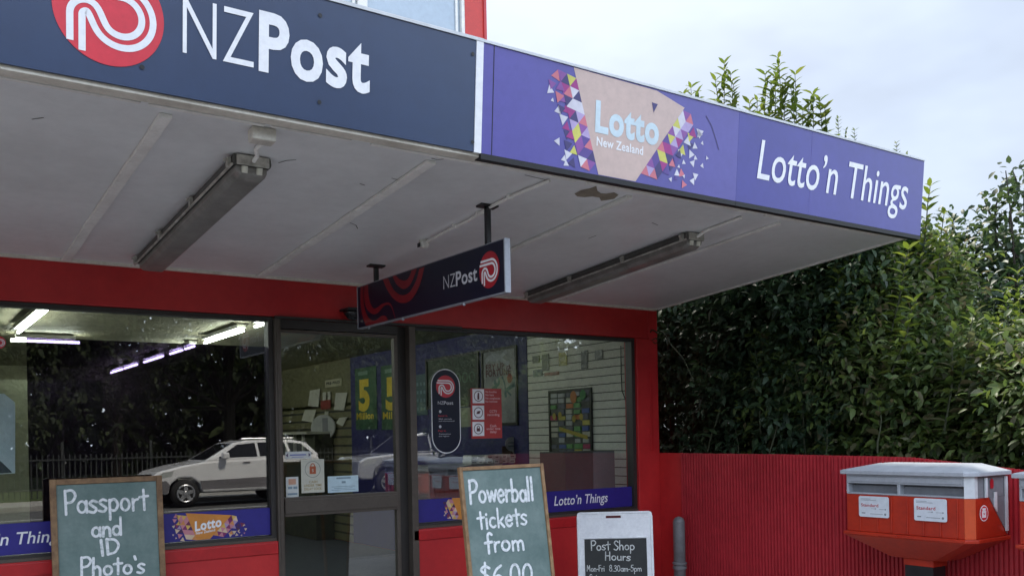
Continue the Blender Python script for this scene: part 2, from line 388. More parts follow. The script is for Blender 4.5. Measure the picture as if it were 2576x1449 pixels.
# ---- hand lettering
def circ(cx, cy, rx, ry, a0=90, a1=450, n=16): return [(cx + rx * math.cos(R_(a0 + (a1 - a0) * k / n)), cy + ry * math.sin(R_(a0 + (a1 - a0) * k / n))) for k in range(n + 1)]
G = {
 'P': (0.62, [[(.1, 1), (.12, -.02)], catmull([(.1, .97), (.42, 1), (.58, .78), (.42, .52), (.13, .47)])]),
 'a': (0.55, [circ(.26, .25, .2, .25, 40, 400), [(.47, .5), (.49, .0)]]),
 's': (0.48, [catmull([(.42, .46), (.24, .52), (.09, .4), (.24, .27), (.4, .14), (.27, 0), (.05, .05)])]),
 'p': (0.58, [[(.1, .5), (.1, -.38)], catmull([(.1, .42), (.33, .52), (.5, .28), (.36, .02), (.11, .06)])]),
 'o': (0.58, [circ(.29, .25, .21, .25)]),
 'r': (0.42, [[(.1, .5), (.11, 0)], catmull([(.1, .28), (.2, .44), (.36, .48)])]),
 't': (0.48, [[(.24, .88), (.26, 0)], [(.03, .56), (.46, .6)]]),
 'n': (0.56, [[(.1, .5), (.1, 0)], catmull([(.1, .34), (.28, .5), (.43, .38), (.46, 0)])]),
 'd': (0.58, [circ(.26, .25, .2, .25, 40, 400), [(.47, .98), (.49, 0)]]),
 'I': (0.3, [[(.14, 1), (.16, 0)]]),
 'D': (0.72, [[(.1, 1), (.1, 0)], catmull([(.1, .98), (.45, .9), (.6, .52), (.42, .1), (.1, .01)])]),
 'h': (0.58, [[(.1, 1), (.1, 0)], catmull([(.1, .34), (.28, .52), (.44, .38), (.46, 0)])]),
 'w': (0.7, [[(.05, .5), (.2, .03)], [(.2, .03), (.34, .45)], [(.34, .45), (.48, .03)], [(.48, .03), (.64, .5)]]),
 'e': (0.54, [catmull([(.08, .27), (.46, .3), (.4, .48), (.24, .53), (.07, .3), (.16, .03), (.32, -.01), (.46, .1)])]),
 'b': (0.58, [[(.1, 1), (.1, 0)], catmull([(.1, .4), (.32, .52), (.5, .28), (.34, 0), (.1, .04)])]),
 'l': (0.26, [[(.12, 1.05), (.13, 0)]]),
 'i': (0.26, [[(.12, .5), (.12, 0)], [(.12, .72), (.13, .75)]]),
 'c': (0.5, [circ(.27, .25, .21, .25, 50, 310)]),
 'k': (0.54, [[(.1, 1), (.1, 0)], [(.44, .52), (.12, .22)], [(.2, .3), (.46, 0)]]),
 'f': (0.44, [catmull([(.42, .92), (.3, 1), (.2, .88), (.2, .5), (.2, -.05)]), [(.02, .5), (.4, .53)]]),
 'm': (0.8, [[(.1, .5), (.1, 0)], catmull([(.1, .36), (.26, .5), (.38, .38), (.4, 0)]), catmull([(.4, .36), (.56, .5), (.68, .38), (.7, 0)])]),
 '$': (0.6, [catmull([(.5, .8), (.28, .9), (.1, .72), (.28, .5), (.48, .3), (.28, .08), (.05, .15)]), [(.29, 1.08), (.29, -.08)]]),
 '6': (0.6, [catmull([(.46, .97), (.22, .75), (.09, .35), (.2, .03), (.4, .03), (.5, .26), (.36, .46), (.14, .38)])]),
 '0': (0.62, [circ(.3, .5, .22, .5)]),
 'S': (0.58, [catmull([(.5, .86), (.3, 1), (.1, .8), (.28, .52), (.5, .28), (.3, 0), (.05, .1)])]),
 'H': (0.66, [[(.1, 1), (.1, 0)], [(.52, 1), (.54, 0)], [(.1, .52), (.52, .55)]]),
 'u': (0.56, [catmull([(.1, .5), (.1, .15), (.25, 0), (.44, .15)]), [(.44, .5), (.46, 0)]]),
 'M': (0.8, [[(.08, 0), (.14, 1)], [(.14, 1), (.36, .35)], [(.36, .35), (.58, 1)], [(.58, 1), (.66, 0)]]),
 'F': (0.56, [[(.1, 1), (.1, 0)], [(.1, .98), (.5, 1)], [(.1, .55), (.42, .56)]]),
 '8': (0.58, [circ(.28, .75, .17, .23), circ(.28, .27, .21, .26)]),
 '3': (0.54, [catmull([(.08, .9), (.3, 1), (.44, .8), (.2, .53)]), catmull([(.2, .53), (.48, .35), (.36, .03), (.05, .06)])]),
 '5': (0.56, [[(.46, 1), (.14, .98)], [(.14, .98), (.11, .55)], catmull([(.11, .55), (.4, .58), (.46, .22), (.28, 0), (.05, .06)])]),
 '.': (0.24, [[(.1, .02), (.11, .05)]]),
 '-': (0.42, [[(.06, .3), (.34, .31)]]),
 "'": (0.2, [[(.08, .98), (.14, .8)]]),
 ' ': (0.34, []),
}
def hand(mb, F, txt, x0, x1, y0, h, wd, w0=0.002, slant=0.0, jit=0.0, seed=0):
    rr = random.Random(seed); W = sum(G[c][0] for c in txt); k = (x1 - x0) / W; x = x0; q = 0
    for c in txt:
        dy = rr.uniform(-jit, jit) * h; sc = 1 + rr.uniform(-jit, jit)
        for st in G[c][1]:
            pts = [(x + (p[0] + slant * p[1]) * k * 1.0, y0 + dy + p[1] * h * sc) for p in st]
            ribbon(mb, F, pts, wd * (1 + rr.uniform(-.08, .08)), w0 + 0.00025 * (q % 7)); q += 1
        x += G[c][0] * k

# ---- round postal emblem: red disc with the folded double stripe
def logo_path():
    p = [(-.93 + .05 * i, .42) for i in range(0, 23)]
    p += [(.22 + .47 * math.cos(R_(a)), -.05 + .47 * math.sin(R_(a))) for a in range(84, -128, -6)]
    q = np.array(p[-1]); t = np.array([math.sin(R_(-126)), -math.cos(R_(-126))])
    a = np.array([-.40, .02]); c1 = q + t * .22; c2 = a + np.array([.16, 0])
    for i in range(1, 11):
        s = i / 10; p.append(tuple((1 - s) ** 3 * q + 3 * (1 - s) ** 2 * s * c1 + 3 * (1 - s) * s * s * c2 + s ** 3 * a))
    p += [(-.40 + .19 * math.cos(R_(a_)), -.17 + .19 * math.sin(R_(a_))) for a_ in range(100, 181, 10)]
    p += [(-.59, -.17 - .05 * i) for i in range(1, 15)]
    return p
def offset(pts, d):
    P = [np.array(p) for p in pts]; o = []
    for i in range(len(P)):
        t = P[min(i + 1, len(P) - 1)] - P[max(i - 1, 0)]; t = t / np.linalg.norm(t); o.append(P[i] + d * np.array([-t[1], t[0]]))
    return o
def emblem(F, cx, cy, r, parent, w0, m_disc=None, name='emblem_disc'):
    mb = MB(); mb.poly(F, [(cx + r * math.cos(2 * math.pi * k / 64), cy + r * math.sin(2 * math.pi * k / 64)) for k in range(64)], w0)
    d = mb.build(name, m_disc or LOGOR, parent)
    mb = MB(); path = logo_path()
    for off in (-.105, .105):
        q = [p for p in offset(path, off) if np.hypot(*p) < 0.985]
        ribbon(mb, F, [(cx + r * p[0], cy + r * p[1]) for p in q], r * .125, w0 + .0012, caps=False)
    mb.build('emblem_stripe', WHITE, d)
    return d
def disc(mb, F, cx, cy, rx, ry, w0, n=32): mb.poly(F, [(cx + rx * math.cos(2 * math.pi * k / n), cy + ry * math.sin(2 * math.pi * k / n)) for k in range(n)], w0)
def ring(mb, F, cx, cy, r, wd, w0, n=32):
    pts = [(cx + r * math.cos(2 * math.pi * k / n), cy + r * math.sin(2 * math.pi * k / n)) for k in range(n + 1)]
    ribbon(mb, F, pts, wd, w0, caps=False)

# confetti of triangles beside the lottery wedge
TRI = [mat('tri_white', (.66, .64, .72), .5), mat('tri_pink', (.60, .17, .22), .5), mat('tri_magenta', (.34, .03, .22), .5), mat('tri_yellow', (.60, .58, .12), .5),
       mat('tri_purple', (.10, .06, .28), .5), mat('tri_lilac', (.46, .36, .62), .5), mat('tri_navy', (.05, .04, .16), .5), mat('tri_violet', (.25, .08, .33), .5)]
def confetti(F, edge, side, s, depth, parent, w0, seed, vmin, vmax, mats=None):
    """edge: ((u,v) bottom, (u,v) top) of the wedge; triangles fill outward (side = -1 left, +1 right)"""
    rr = random.Random(seed); T = mats or TRI; mbs = [MB() for _ in T]
    (u0_, v0_), (u1_, v1_) = edge; L = math.hypot(u1_ - u0_, v1_ - v0_); d = ((u1_ - u0_) / L, (v1_ - v0_) / L); n = (side * d[1], -side * d[0])
    hgt = s * .87; q = 0
    for row in range(int(depth / hgt)):
        keep = 1.0 if row < 3 else (0.95 - 0.75 * (row / (depth / hgt)))
        for k in range(-1, int(L / s * 2) + 1):
            if rr.random() > keep: continue
            upd = (k + row) % 2; a = k * s / 2 + (0 if row < 2 else rr.uniform(-.3, .3) * s); b = row * hgt + (0 if row < 2 else rr.uniform(-.2, .5) * s)
            sc = 1.0 if row < 2 else (rr.uniform(.8, 1.0) if row < 3 else rr.uniform(.3, .8))
            tri = [(a - s / 2, b), (a + s / 2, b), (a, b + hgt)] if upd else [(a - s / 2, b + hgt), (a + s / 2, b + hgt), (a, b)]
            c = (sum(t[0] for t in tri) / 3, sum(t[1] for t in tri) / 3); rot = 0 if row < 2 else (rr.uniform(-.15, .15) if row < 3 else rr.uniform(-.8, .8))
            pts = []
            for t in tri:
                x, y = (t[0] - c[0]) * sc, (t[1] - c[1]) * sc; x, y = x * math.cos(rot) - y * math.sin(rot), x * math.sin(rot) + y * math.cos(rot)
                pts.append((c[0] + x, c[1] + y))
            P = [(u0_ + d[0] * t[0] + n[0] * t[1], v0_ + d[1] * t[0] + n[1] * t[1]) for t in pts]
            if min(p[1] for p in P) < vmin or max(p[1] for p in P) > vmax: continue
            ci = 0 if (row >= 3 and rr.random() < .75) else rr.choice([0, 0, 1, 1, 2, 2, 3, 4, 5, 6, 7])
            mbs[ci].poly(F, P, w0 + 0.00012 * (q % 9)); q += 1
    for t_, m_ in zip(mbs, T):
        if t_.v: t_.build('triangle_pattern', m_, parent)

# ================================================================== the setting: ground
def sheet(name, m, x0, x1, y0, y1, z): return MB().add([(x0, y0, z), (x1, y0, z), (x1, y1, z), (x0, y1, z)], [(0, 1, 2, 3)]).build(name, m, kind='structure')
sheet('ground', EARTH, -400, 400, -400, 400, -0.16)
MB().box((-60, -4.6, -0.13), (70, -0.0, 0.0)).box((-60, 0.0, -0.13), (-4.6, 40, -0.001)).build('footpath', CONC, kind='structure')
MB().box((-60, -4.75, -0.13), (70, -4.602, 0.004)).build('kerb', mat('kerb_concrete', (.34, .33, .31), .85), bevel=0.01, kind='structure')
sheet('road', ASPH, -120, 140, -19.7, -4.75, -0.125)
sheet('road_marking', mat('road_paint_white', (.72, .72, .70), .7, (.5, .5, .5), 12), -120, 140, -16.72, -16.58, -0.120)
mb = MB()
for i in range(-14, 15): mb.add([(i * 9, -11.3, -.12), (i * 9 + 3, -11.3, -.12), (i * 9 + 3, -11.2, -.12), (i * 9, -11.2, -.12)], [(0, 1, 2, 3)])
mb.build('road_centre_line', MATS['road_paint_white'], kind='structure')
MB().box((-120, -19.95, -0.13), (140, -19.7, 0.0)).build('far_kerb', MATS['kerb_concrete'], kind='structure')
MB().box((-120, -22.0, -0.13), (140, -19.952, 0.002)).build('far_footpath', CONC, kind='structure')
MB().box((-120, -70, -0.13), (140, -22.002, 0.03)).build('far_lawn', GRASS, kind='structure')

# ================================================================== the shop building
ZS, ZH = 0.8456, 2.338
XE = 5.739
bld = thing('shop_building', 'red painted corner shop building with big glazed shopfront and set-back upper storey', 'building', (2.5, 0.0, 0.0))
xj0 = onY(694, 1050)[0]; xj1 = onY(712, 1120)[0]
xd1 = onY(1008, 1050)[0]; xm0 = onY(1031, 1050)[0]; xm1 = onY(1047, 1050)[0]
xwr = onY(1604, 1050)[0]
MB().box((-4.5, 0, 0), (xj0, .14, ZS - .012)).build('lower_wall', RED, bld)
MB().box((xm0 + .004, 0, 0), (xwr, .14, ZS - .012)).build('lower_wall', RED, bld)
MB().box((-4.5, -.012, ZS - .095), (xj0 - .004, -.001, ZS - .018)).build('lower_wall_trim', REDT, bld, bevel=.004)
MB().box((xm0 + .01, -.012, ZS - .095), (xwr - .004, -.001, ZS - .018)).build('lower_wall_trim', REDT, bld, bevel=.004)
MB().box((-4.5, 0, ZH), (XE - .11, .16, 2.62)).build('header_beam', RED, bld, bevel=.004)
MB().box((xwr, -.004, 0), (XE, .16, ZH - .002)).box((XE - .108, -.004, ZH - .001), (XE, .16, 2.62)).build('corner_post', RED, bld, bevel=.004)
MB().box((XE - .105, -.014, 1.35), (XE - .075, -.005, 2.05)).build('corner_post_batten', REDT, bld, bevel=.002)
MB().box((xj0 - .0, -.022, ZH - .014), (xm1 + .4, .0, ZH + .002)).build('header_drip', BRONZD, bld)
# side, back, roof
MB().box((XE - .15, .162, 0), (XE, 9.2, 2.72)).build('side_wall', RED, bld)
MB().box((-4.5, 9.0, 0), (XE - .152, 9.2, 2.72)).build('back_wall', mat('back_wall_olive', (.26, .26, .17), .7), bld)
MB().box((-4.65, 0, 0), (-4.502, 9.2, 2.72)).build('side_wall', MATS['back_wall_olive'], bld)
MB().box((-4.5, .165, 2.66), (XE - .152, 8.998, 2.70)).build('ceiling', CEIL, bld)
MB().box((-4.65, .0, 2.722), (XE, 9.2, 2.86)).build('roof', mat('roof_grey', (.2, .2, .2), .8), bld)
MB().box((-4.5, .145, 0.0), (XE - .152, 8.998, 0.05)).build('shop_floor', CARPET, bld)
# upper storey, set back 2.66 m
UY = 2.66
MB().box((-6, UY + .05, 2.862), (XE - .27, 9.2, 7.2)).build('upper_wall', UPPAN, bld)
MB().box((XE - .262, UY, 2.862), (XE, 9.2, 7.3)).build('upper_pier', mat('red_pier_paint', (.50, .03, .022), .5, (.44, .026, .02), 5), bld)
MB().box((XE - .02, UY - .015, 2.862), (XE + .015, UY - .001, 7.3)).build('pier_edge', REDT, bld)
fr = MB()
for a, b in ((890, 898), (902, 926), (1150, 1156), (1162, 1189)):
    xa, xb = onY(a, 40, UY)[0], onY(b, 40, UY)[0]; dp = .02 if b - a < 10 else .045
    fr.box((xa, UY + .05 - dp, 2.9), (xb, UY + .048, 7.2))
for k in range(6):
    x = 4.06 - 1.2 * (k + 1); fr.box((x, UY + .005, 2.9), (x + .12, UY + .048, 7.2))
fr.box((-6, UY + .003, 2.87), (5.2, UY + .046, 3.0)); fr.build('upper_window_frame', UPFR, bld, bevel=.004)

# ---- glazing
GY = .06
def pane(name, x0, x1, z0, z1, parent, y=GY): return MB().box((x0, y, z0), (x1, y + .006, z1)).build(name, GLASS, parent)
wl = MB()
wl.box((-4.48, .02, ZS - .01), (xj0 - .002, .10, ZS + .025)); wl.box((-4.48, .02, ZH - .03), (xj0 - .002, .10, ZH - .003)); wl.box((xj0 - .035, .02, ZS + .025), (xj0 - .002, .10, ZH - .03))
wl = wl.build('window', BRONZD, bld)
pane('pane', -4.48, xj0 - .035, ZS + .02, ZH - .03, wl)
MB().box((-4.48, .012, ZS - .011), (xj0 - .003, .019, ZS + .008)).build('sill', BRONZE, wl)
fz1 = onY(380, 861, .07)[2]; fx0 = onY(69, 1000, .07)[0]
MB().box((fx0, .0675, ZS + .03), (xj0 - .036, .0695, fz1)).build('film', FILM, wl)
wr = MB()
wr.box((xm1, .02, ZS - .01), (xwr - .002, .10, ZS + .025)); wr.box((xm1, .02, ZH - .03), (xwr - .002, .10, ZH - .003)); wr.box((xwr - .04, .02, ZS + .025), (xwr - .002, .10, ZH - .03))
wr = wr.build('window', BRONZD, bld)
pane('pane', xm1, xwr - .04, ZS + .02, ZH - .03, wr)
MB().box((xm1 + .003, .012, ZS - .011), (xwr - .003, .019, ZS + .008)).build('sill', BRONZE, wr)
MB().box((xj0, -.012, 0), (xj1 - .004, .12, ZH - .015)).box((xj0 + .014, -.02, 0), (xj0 + .032, -.0125, ZH - .015)).build('door_jamb', BRONZE, bld, bevel=.003)
MB().box((xm0, -.012, 0), (xm1, .12, ZH - .015)).build('door_jamb', BRONZE, bld, bevel=.003)
MB().box((xd1 + .001, .05, 0), (xm0 - .001, .12, ZH - .015)).build('door_jamb', BRONZD, bld)
MB().box((xj1 - .003, .02, ZH - .075), (xd1, .11, ZH - .015)).build('door_head', BRONZD, bld)
zr1 = onY(860, 1243, .04)[2]; zr0 = onY(860, 1290, .04)[2]
dr = MB()
dr.box((xj1, .03, .06), (xj1 + .012, .075, ZH - .08)); dr.box((xd1 - .028, .03, .06), (xd1, .075, ZH - .08)); dr.box((xj1 + .012, .03, .06), (xd1 - .028, .075, .16)); dr.box((xj1 + .012, .03, ZH - .1), (xd1 - .028, .075, ZH - .08))
dr = dr.build('door', BRONZE, bld, bevel=.002)
rl = MB(); rl.box((xj1 + .0125, .02, zr0), (xd1 - .0285, .078, zr1)); rl.box((xj1 + .0125, .012, zr0 + .02), (xd1 - .0285, .0195, zr1 - .02)); rl.build('middle_rail', BRONZE, dr, bevel=.003)
pane('pane', xj1 + .012, xd1 - .028, zr1, ZH - .1, dr, .05)
pane('pane', xj1 + .012, xd1 - .028, .16, zr0, dr, .05)

# ---- shop interior (seen through the glass)
XI = XE - .16
def sx(px, py=1000): return -onX(px, py, XI)[1]
ys = onX(1331, 1000, XI)[1]
sl_ = MB(); z = .06
while z < 2.6: sl_.box((XI - .012, .17, z), (XI, ys, z + .068)); z += .0765
sl_.build('slat_wall', SLAT, bld)
MB().box((XI - .004, .17, .06), (XI + .004, ys, 2.6)).build('slat_wall_backing', mat('slat_backing_dark', (.05, .05, .045), .8), bld)  # dark backing that shows between the slats
yo = onX(886, 1000, XI)[1]
MB().box((XI - .02, ys + .001, .06), (XI + .004, yo, 2.655)).build('navy_wall', NWALL, bld)
sl_ = MB(); z = .06
while z < 1.98: sl_.box((XI - .012, yo + .002, z), (XI, 8.99, z + .095)); z += .125
sl_.box((XI - .012, yo + .002, 1.99), (XI, 8.99, 2.655))
sl_.build('slat_wall', SLATO, bld)
MB().box((XI - .003, yo + .002, .06), (XI + .004, 8.995, 2.0)).build('slat_wall_backing', MATS['slat_backing_dark'], bld)
MB().box((-4.4, 4.9, .06), (2.1, 4.95, 2.2)).build('partition_wall', mat('partition_olive', (.22, .24, .17), .6, (.17, .18, .12), 4), bld)

# ================================================================== the canopy
can = thing('canopy', 'grey painted veranda roof over the shopfront with cover strips and flaking underside', 'canopy', (1.0, -1.2, 2.6))
XC0, XC1 = -4.0, 5.745
fs = lambda u, v, w_=0.0: np.array((u, -v, soz(-v) - w_))      # soffit frame: u = X, v = distance out from wall, w = downwards
MB().hexa([fs(XC0, .0), fs(XC1, 0), fs(XC1, 2.40), fs(XC0, 2.40)][::-1], [(XC0, 0, 2.72), (XC1, 0, 2.72), (XC1, -2.4, 2.95), (XC0, -2.4, 2.95)][::-1]).build('soffit', SOFF, can)
MB().hexa([(XC0, -.001, 2.722), (XC1, -.001, 2.722), (XC1, -2.44, 2.96), (XC0, -2.44, 2.96)], [(XC0, -.001, 3.0), (XC1, -.001, 3.0), (XC1, -2.44, 3.22), (XC0, -2.44, 3.22)]).build('deck', mat('deck_grey', (.3, .3, .3), .7), can)
for x, wd in ((-1.4, .05), (-.22, .05), (.958, .05), (2.137, .05), (3.352, .04), (4.57, .03)):
    b = MB(); n = 14; rr = random.Random(int(x * 100))
    for i in range(n):
        v0, v1 = .03 + 2.28 * i / n, .03 + 2.28 * (i + 1) / n; j = rr.uniform(-.002, .002)
        b.fbox(fs, x - wd / 2 + j, x + wd / 2 + j, v0 + .0004, v1 - .0004, .001, .016 + rr.uniform(0, .002))
    b.build('cover_strip', BATT, can, bevel=.003)
MB().fbox(fs, XC0, XC1 - .03, .001, .028, -.02, .016).build('wall_moulding', CREAM, can, bevel=.004)
MB().fbox(fs, XC0, XC1 + .02, 2.395, 2.455, -.03, .010).build('edge_board', CREAM, can, bevel=.004)
e = MB(); rr = random.Random(4); v = XC0
while v < XC1 - .2:
    d = rr.uniform(.35, .8)
    if v > -.4: e.fbox(fs, v, min(v + d - rr.uniform(.01, .1), XC1 - .06), 2.362 + rr.uniform(-.004, .004), 2.380, .0005, .007)
    v += d
e.build('edge_bead', BATT, can, bevel=.002)
MB().fbox(fs, XC1 - .022, XC1 + .004, .02, 2.40, -.03, .008).build('end_trim', BATT, can, bevel=.003)
pk = [(1445, 487), (1462, 478), (1483, 474), (1500, 468), (1503, 480), (1512, 486), (1525, 487), (1545, 484), (1556, 490), (1545, 500), (1528, 503), (1512, 505), (1508, 497), (1490, 494), (1470, 496), (1452, 494)]
q = [soff(*p) for p in pk]
MB().poly(fs, [(p[0], -p[1]) for p in q][::-1], .0015).build('bare_patch', PEEL, can)

GAPM = mat('crack_dark', (.05, .045, .04), .9)
e = MB(); rr = random.Random(14); v = -1.2
while v < XC1 - .3:
    d = rr.uniform(.12, .55); n = 5
    ribbon(e, lambda u, w_, o=0.0: fs(u, w_, .0012), [(v + d * i / n, 2.3885 + rr.uniform(-.003, .003)) for i in range(n + 1)], rr.uniform(.003, .007), 0, caps=False); v += d + rr.uniform(.05, .5)
e.build('edge_crack', GAPM, can)
e = MB()
for pl in ([(240, 216), (252, 219), (258, 224)], [(420, 262), (428, 268), (440, 266)], [(985, 448), (1000, 452), (1015, 450)], [(905, 462), (918, 466)], [(1320, 440), (1345, 446), (1372, 452)], [(1085, 398), (1100, 402), (1130, 398), (1160, 404)], [(700, 410), (720, 404), (745, 402)], [(560, 430), (575, 440)], [(1640, 560), (1655, 566)], [(80, 300), (110, 296)], [(880, 560), (895, 566), (900, 575)], [(1480, 600), (1500, 592)]):
    ribbon(e, lambda u, w_, o=0.0: fs(u, w_, .0014), [(soff(*p)[0], -soff(*p)[1]) for p in pl], .005, 0, caps=False)
e.build('paint_crack', GAPM, can)
# ---- fascia frames (face leans out a little)
ftilt = math.atan2(FT, FH)
FF = frame((0, -FW - .035, FZB), (1, 0, 0), (0, -FT, FH))
FB_ = frame((0, -FW, FZB), (1, 0, 0), (0, -FT, FH))
def fuv(x, y):
    p = fas(x, y); return (p[0], math.hypot(p[1] + FW, p[2] - FZB))
HF = .491
XJ = 2.276
nv = thing('navy_fascia_sign', 'long navy fascia sign with red round emblem and large white lettering on canopy edge', 'sign', (-.9, -2.45, 2.79))
MB().fbox(FB_, -4.0, XJ - .012, 0, HF, -.045, -.0).build('board', NAVY, nv)
MB().fbox(FB_, XJ - .011, XJ + .026, -.002, HF + .002, -.045, .004).build('white_end_strip', WHITE, nv)
MB().fbox(FB_, -4.0, XJ + .026, HF, HF + .014, -.06, .006).build('top_flashing', mat('flashing_grey', (.62, .64, .66), .45), nv)
emblem(FB_, .722, .248, .187, nv, .0022)
def capbox(x0, y0, x1, y1): return fuv(x0, y0), fuv(x1, y1)
t = MB(); a = fuv(459, 134); b = fuv(640, 163); put_text(t, FB_, 'NZ', a[0], b[0] - .004, a[1] - .002, .226, .003, bold=-.010); t.build('lettering', WHITE, nv)
t = MB(); a = fuv(650, 172); b = fuv(929, 233); put_text(t, FB_, 'Post', a[0], b[0], a[1] - .002, .228, .003, bold=.03); t.build('lettering', WHITE, nv)
for p in ((805, 40), (357, 170), (803, 258), (1189, 137), (1188, 358)):
    a = fuv(*p); s_ = MB(); disc(s_, FB_, a[0], a[1], .009, .009, .003, 10); s_.build('screw', BLKM, nv)

pu = thing('purple_lottery_sign', 'purple fascia sign with pinkish wedge and coloured triangles between navy sign and name sign', 'sign', (3.1, -2.45, 2.78))
XN = fuv(1855, 400)[0]
MB().fbox(FB_, XJ + .0265, XN, 0, HF, -.04, -.0).build('board', PURP, pu)
MB().fbox(FB_, XJ + .0265, XN - .001, -.026, -.0005, -.05, .001).build('lower_lip', BLACK, pu)
MB().fbox(FB_, XJ + .0265, XN, HF, HF + .012, -.06, .006).build('top_flashing', MATS['flashing_grey'], pu)
xs_ = fuv(1240, 250)[0]
MB().fbox(FB_, xs_ - .002, xs_ + .002, .0, HF, .0002, .0012).build('panel_joint', BLACK, pu)
wedge = [fuv(*p) for p in ((1443, 169), (1652, 229), (1722, 272), (1598, 460), (1505, 440))]
wedge = [(p[0], min(max(p[1], .003), HF - .004)) for p in wedge]
m_ = MB(); m_.poly(FB_, wedge[::-1], .0012); m_.build('wedge', BEIGE, pu)
confetti(FB_, (wedge[4], wedge[0]), -1, .058, .25, pu, .0014, 3, .008, HF - .01)
confetti(FB_, (wedge[3], wedge[2]), 1, .058, .34, pu, .0014, 8, .008, HF - .01)
t = MB(); a = fuv(1496, 333); b = fuv(1657, 333); put_text(t, FB_, 'Lotto', a[0], b[0], a[1] + .008, .15, .0026, bold=.04); t.build('lettering', PALEB, pu)
t = MB(); a = fuv(1500, 358); b = fuv(1618, 358); put_text(t, FB_, 'New Zealand', a[0], b[0], a[1] - .016, .045, .0026, bold=.02); t.build('lettering', WHITE, pu)
a = fuv(1646, 270); t = MB(); t.poly(FB_, [(a[0] - .02, a[1] + .02), (a[0] - .006, a[1] - .03), (a[0] + .022, a[1] + .018)][::-1], .0026); t.build('accent_triangle', TRI[6], pu)
cr = MB(); ribbon(cr, FB_, [fuv(*p) for p in ((1776, 292), (1790, 318), (1800, 350), (1808, 378))], .007, .0014, caps=False); cr.build('scratch', TRI[6], pu)

nm = thing('purple_name_sign', 'deep purple-blue fascia sign with the shop name in slanted white letters at canopy end', 'sign', (4.9, -2.45, 2.78))
XR = fuv(2320, 500)[0]
MB().fbox(FB_, XN + .001, XR, 0, HF, -.04, -.0).build('board', PURD, nm)
MB().fbox(FB_, XN + .001, XR, -.026, -.0005, -.05, .001).build('lower_lip', BLACK, nm)
MB().fbox(FB_, XN + .001, XR, HF, HF + .012, -.06, .006).build('top_flashing', MATS['flashing_grey'], nm)
xs_ = fuv(2040, 420)[0]
MB().fbox(FB_, xs_ - .0015, xs_ + .0015, .0, HF, .0002, .0008).build('panel_joint', PURP, nm)
a = fuv(1903, 450); b = fuv(2281, 528)
t = MB(); put_text(t, FB_, "Lotto\u2019n Things", a[0], b[0], a[1] + .004, .232, .0026, bold=.004, shear=.18); t.build('lettering', WHITE, nm)

# ================================================================== hanging blade sign
XH = 2.736
FHs = frame((XH - .015, 0, 0), (0, -1, 0), (0, 0, 1))
hs = thing('hanging_blade_sign', 'navy double-sided sign with red waves hanging by two rods under the canopy', 'sign', (XH, -1.15, 2.25))
hz = lambda x, y: (lambda p: (-p[1], p[2]))(onX((900 + x / 4.262) * .94428, (560 + y / 4.262) * .94428, XH - .015))
HB, HT_, HL, HR = 2.255, 2.527, .272, 2.03
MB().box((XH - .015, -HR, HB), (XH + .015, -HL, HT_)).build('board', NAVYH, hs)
f = MB(); f.box((XH - .018, -HR - .012, HB - .006), (XH + .018, -HR - .0005, HT_ + .006)); f.box((XH - .017, -HR, HB - .007), (XH + .017, -HL, HB - .0005)); f.box((XH - .017, -HR, HT_ + .0005), (XH + .017, -HL, HT_ + .005)); f.box((XH - .017, -HL + .0005, HB - .006), (XH + .017, -HL + .012, HT_ + .005))
f.build('edge_frame', ALU, hs, bevel=.002)
cx_, cz_ = hz(1722, 728); emblem(FHs, cx_, (HB + HT_) / 2 + .0, .098, hs, .0012, LOGOD)
a = hz(1203, 880); b = hz(1345, 880); c = hz(1588, 850)
t = MB(); put_text(t, FHs, 'NZ', a[0], b[0] - .006, 2.353, .082, .0018, bold=-.014); t.build('lettering', WHITED, hs); t = MB(); put_text(t, FHs, 'Post', b[0], c[0], 2.353, .082, .0018, bold=.02); t.build('lettering', WHITED, hs)
def wave(pts, wd_, n=8):
    P = [hz(*p) for p in pts]; m = MB()
    q = catmull(P, n); ribbon(m, FHs, [(max(HL + .002, min(p[0], HR)), max(HB + .002, min(p[1], HT_ - .002))) for p in q], wd_, .0008, caps=False)
    return m
def band(outer, inner, name='wave_stripe'):
    o = catmull([hz(*p) for p in outer], 8); i = catmull([hz(*p) for p in inner], 8); m = MB()
    cl = lambda p: (max(HL + .001, min(p[0], HR)), max(HB + .001, min(p[1], HT_ - .001)))
    o = [cl(p) for p in o]; i = [cl(p) for p in i]; n = len(o)
    m.add([FHs(p[0], p[1], .0008) for p in o + i], [(k, k + 1, n + k + 1, n + k) for k in range(n - 1)]); m.build(name, WAVER, hs)
band([(512, 785), (560, 900), (640, 1010), (735, 1055), (840, 1010), (930, 850), (985, 645)], [(570, 765), (620, 880), (680, 945), (750, 965), (820, 925), (890, 800), (925, 670)])
band([(620, 745), (660, 830), (720, 885), (770, 890), (830, 835), (890, 690), (893, 655)], [(655, 735), (690, 775), (725, 795), (765, 800), (800, 775), (828, 720), (835, 690)])
band([(300, 850), (300, 1010), (330, 1120), (400, 1180), (460, 1160), (530, 1085), (600, 1090), (650, 1230)], [(345, 835), (350, 960), (375, 1070), (410, 1115), (450, 1105), (510, 1062), (600, 1062), (660, 1240)])
band([(258, 870), (262, 1100), (300, 1260), (340, 1330), (430, 1318), (520, 1290), (570, 1272), (580, 1268)], [(292, 860), (296, 1060), (330, 1185), (380, 1245), (430, 1250), (500, 1200), (545, 1205), (575, 1262)])
for y in (-1.86, -.524):
    rd = MB(); rd.box((XH - .013, y - .013, HT_ + .006), (XH + .013, y + .013, soz(y) - .012)); rd.build('hanger_rod', BLKM, hs)
    rd = MB(); rd.fbox(fs, XH - .055, XH + .055, -y - .028, -y + .028, .0005, .011); rd.build('hanger_plate', BLKM, hs)
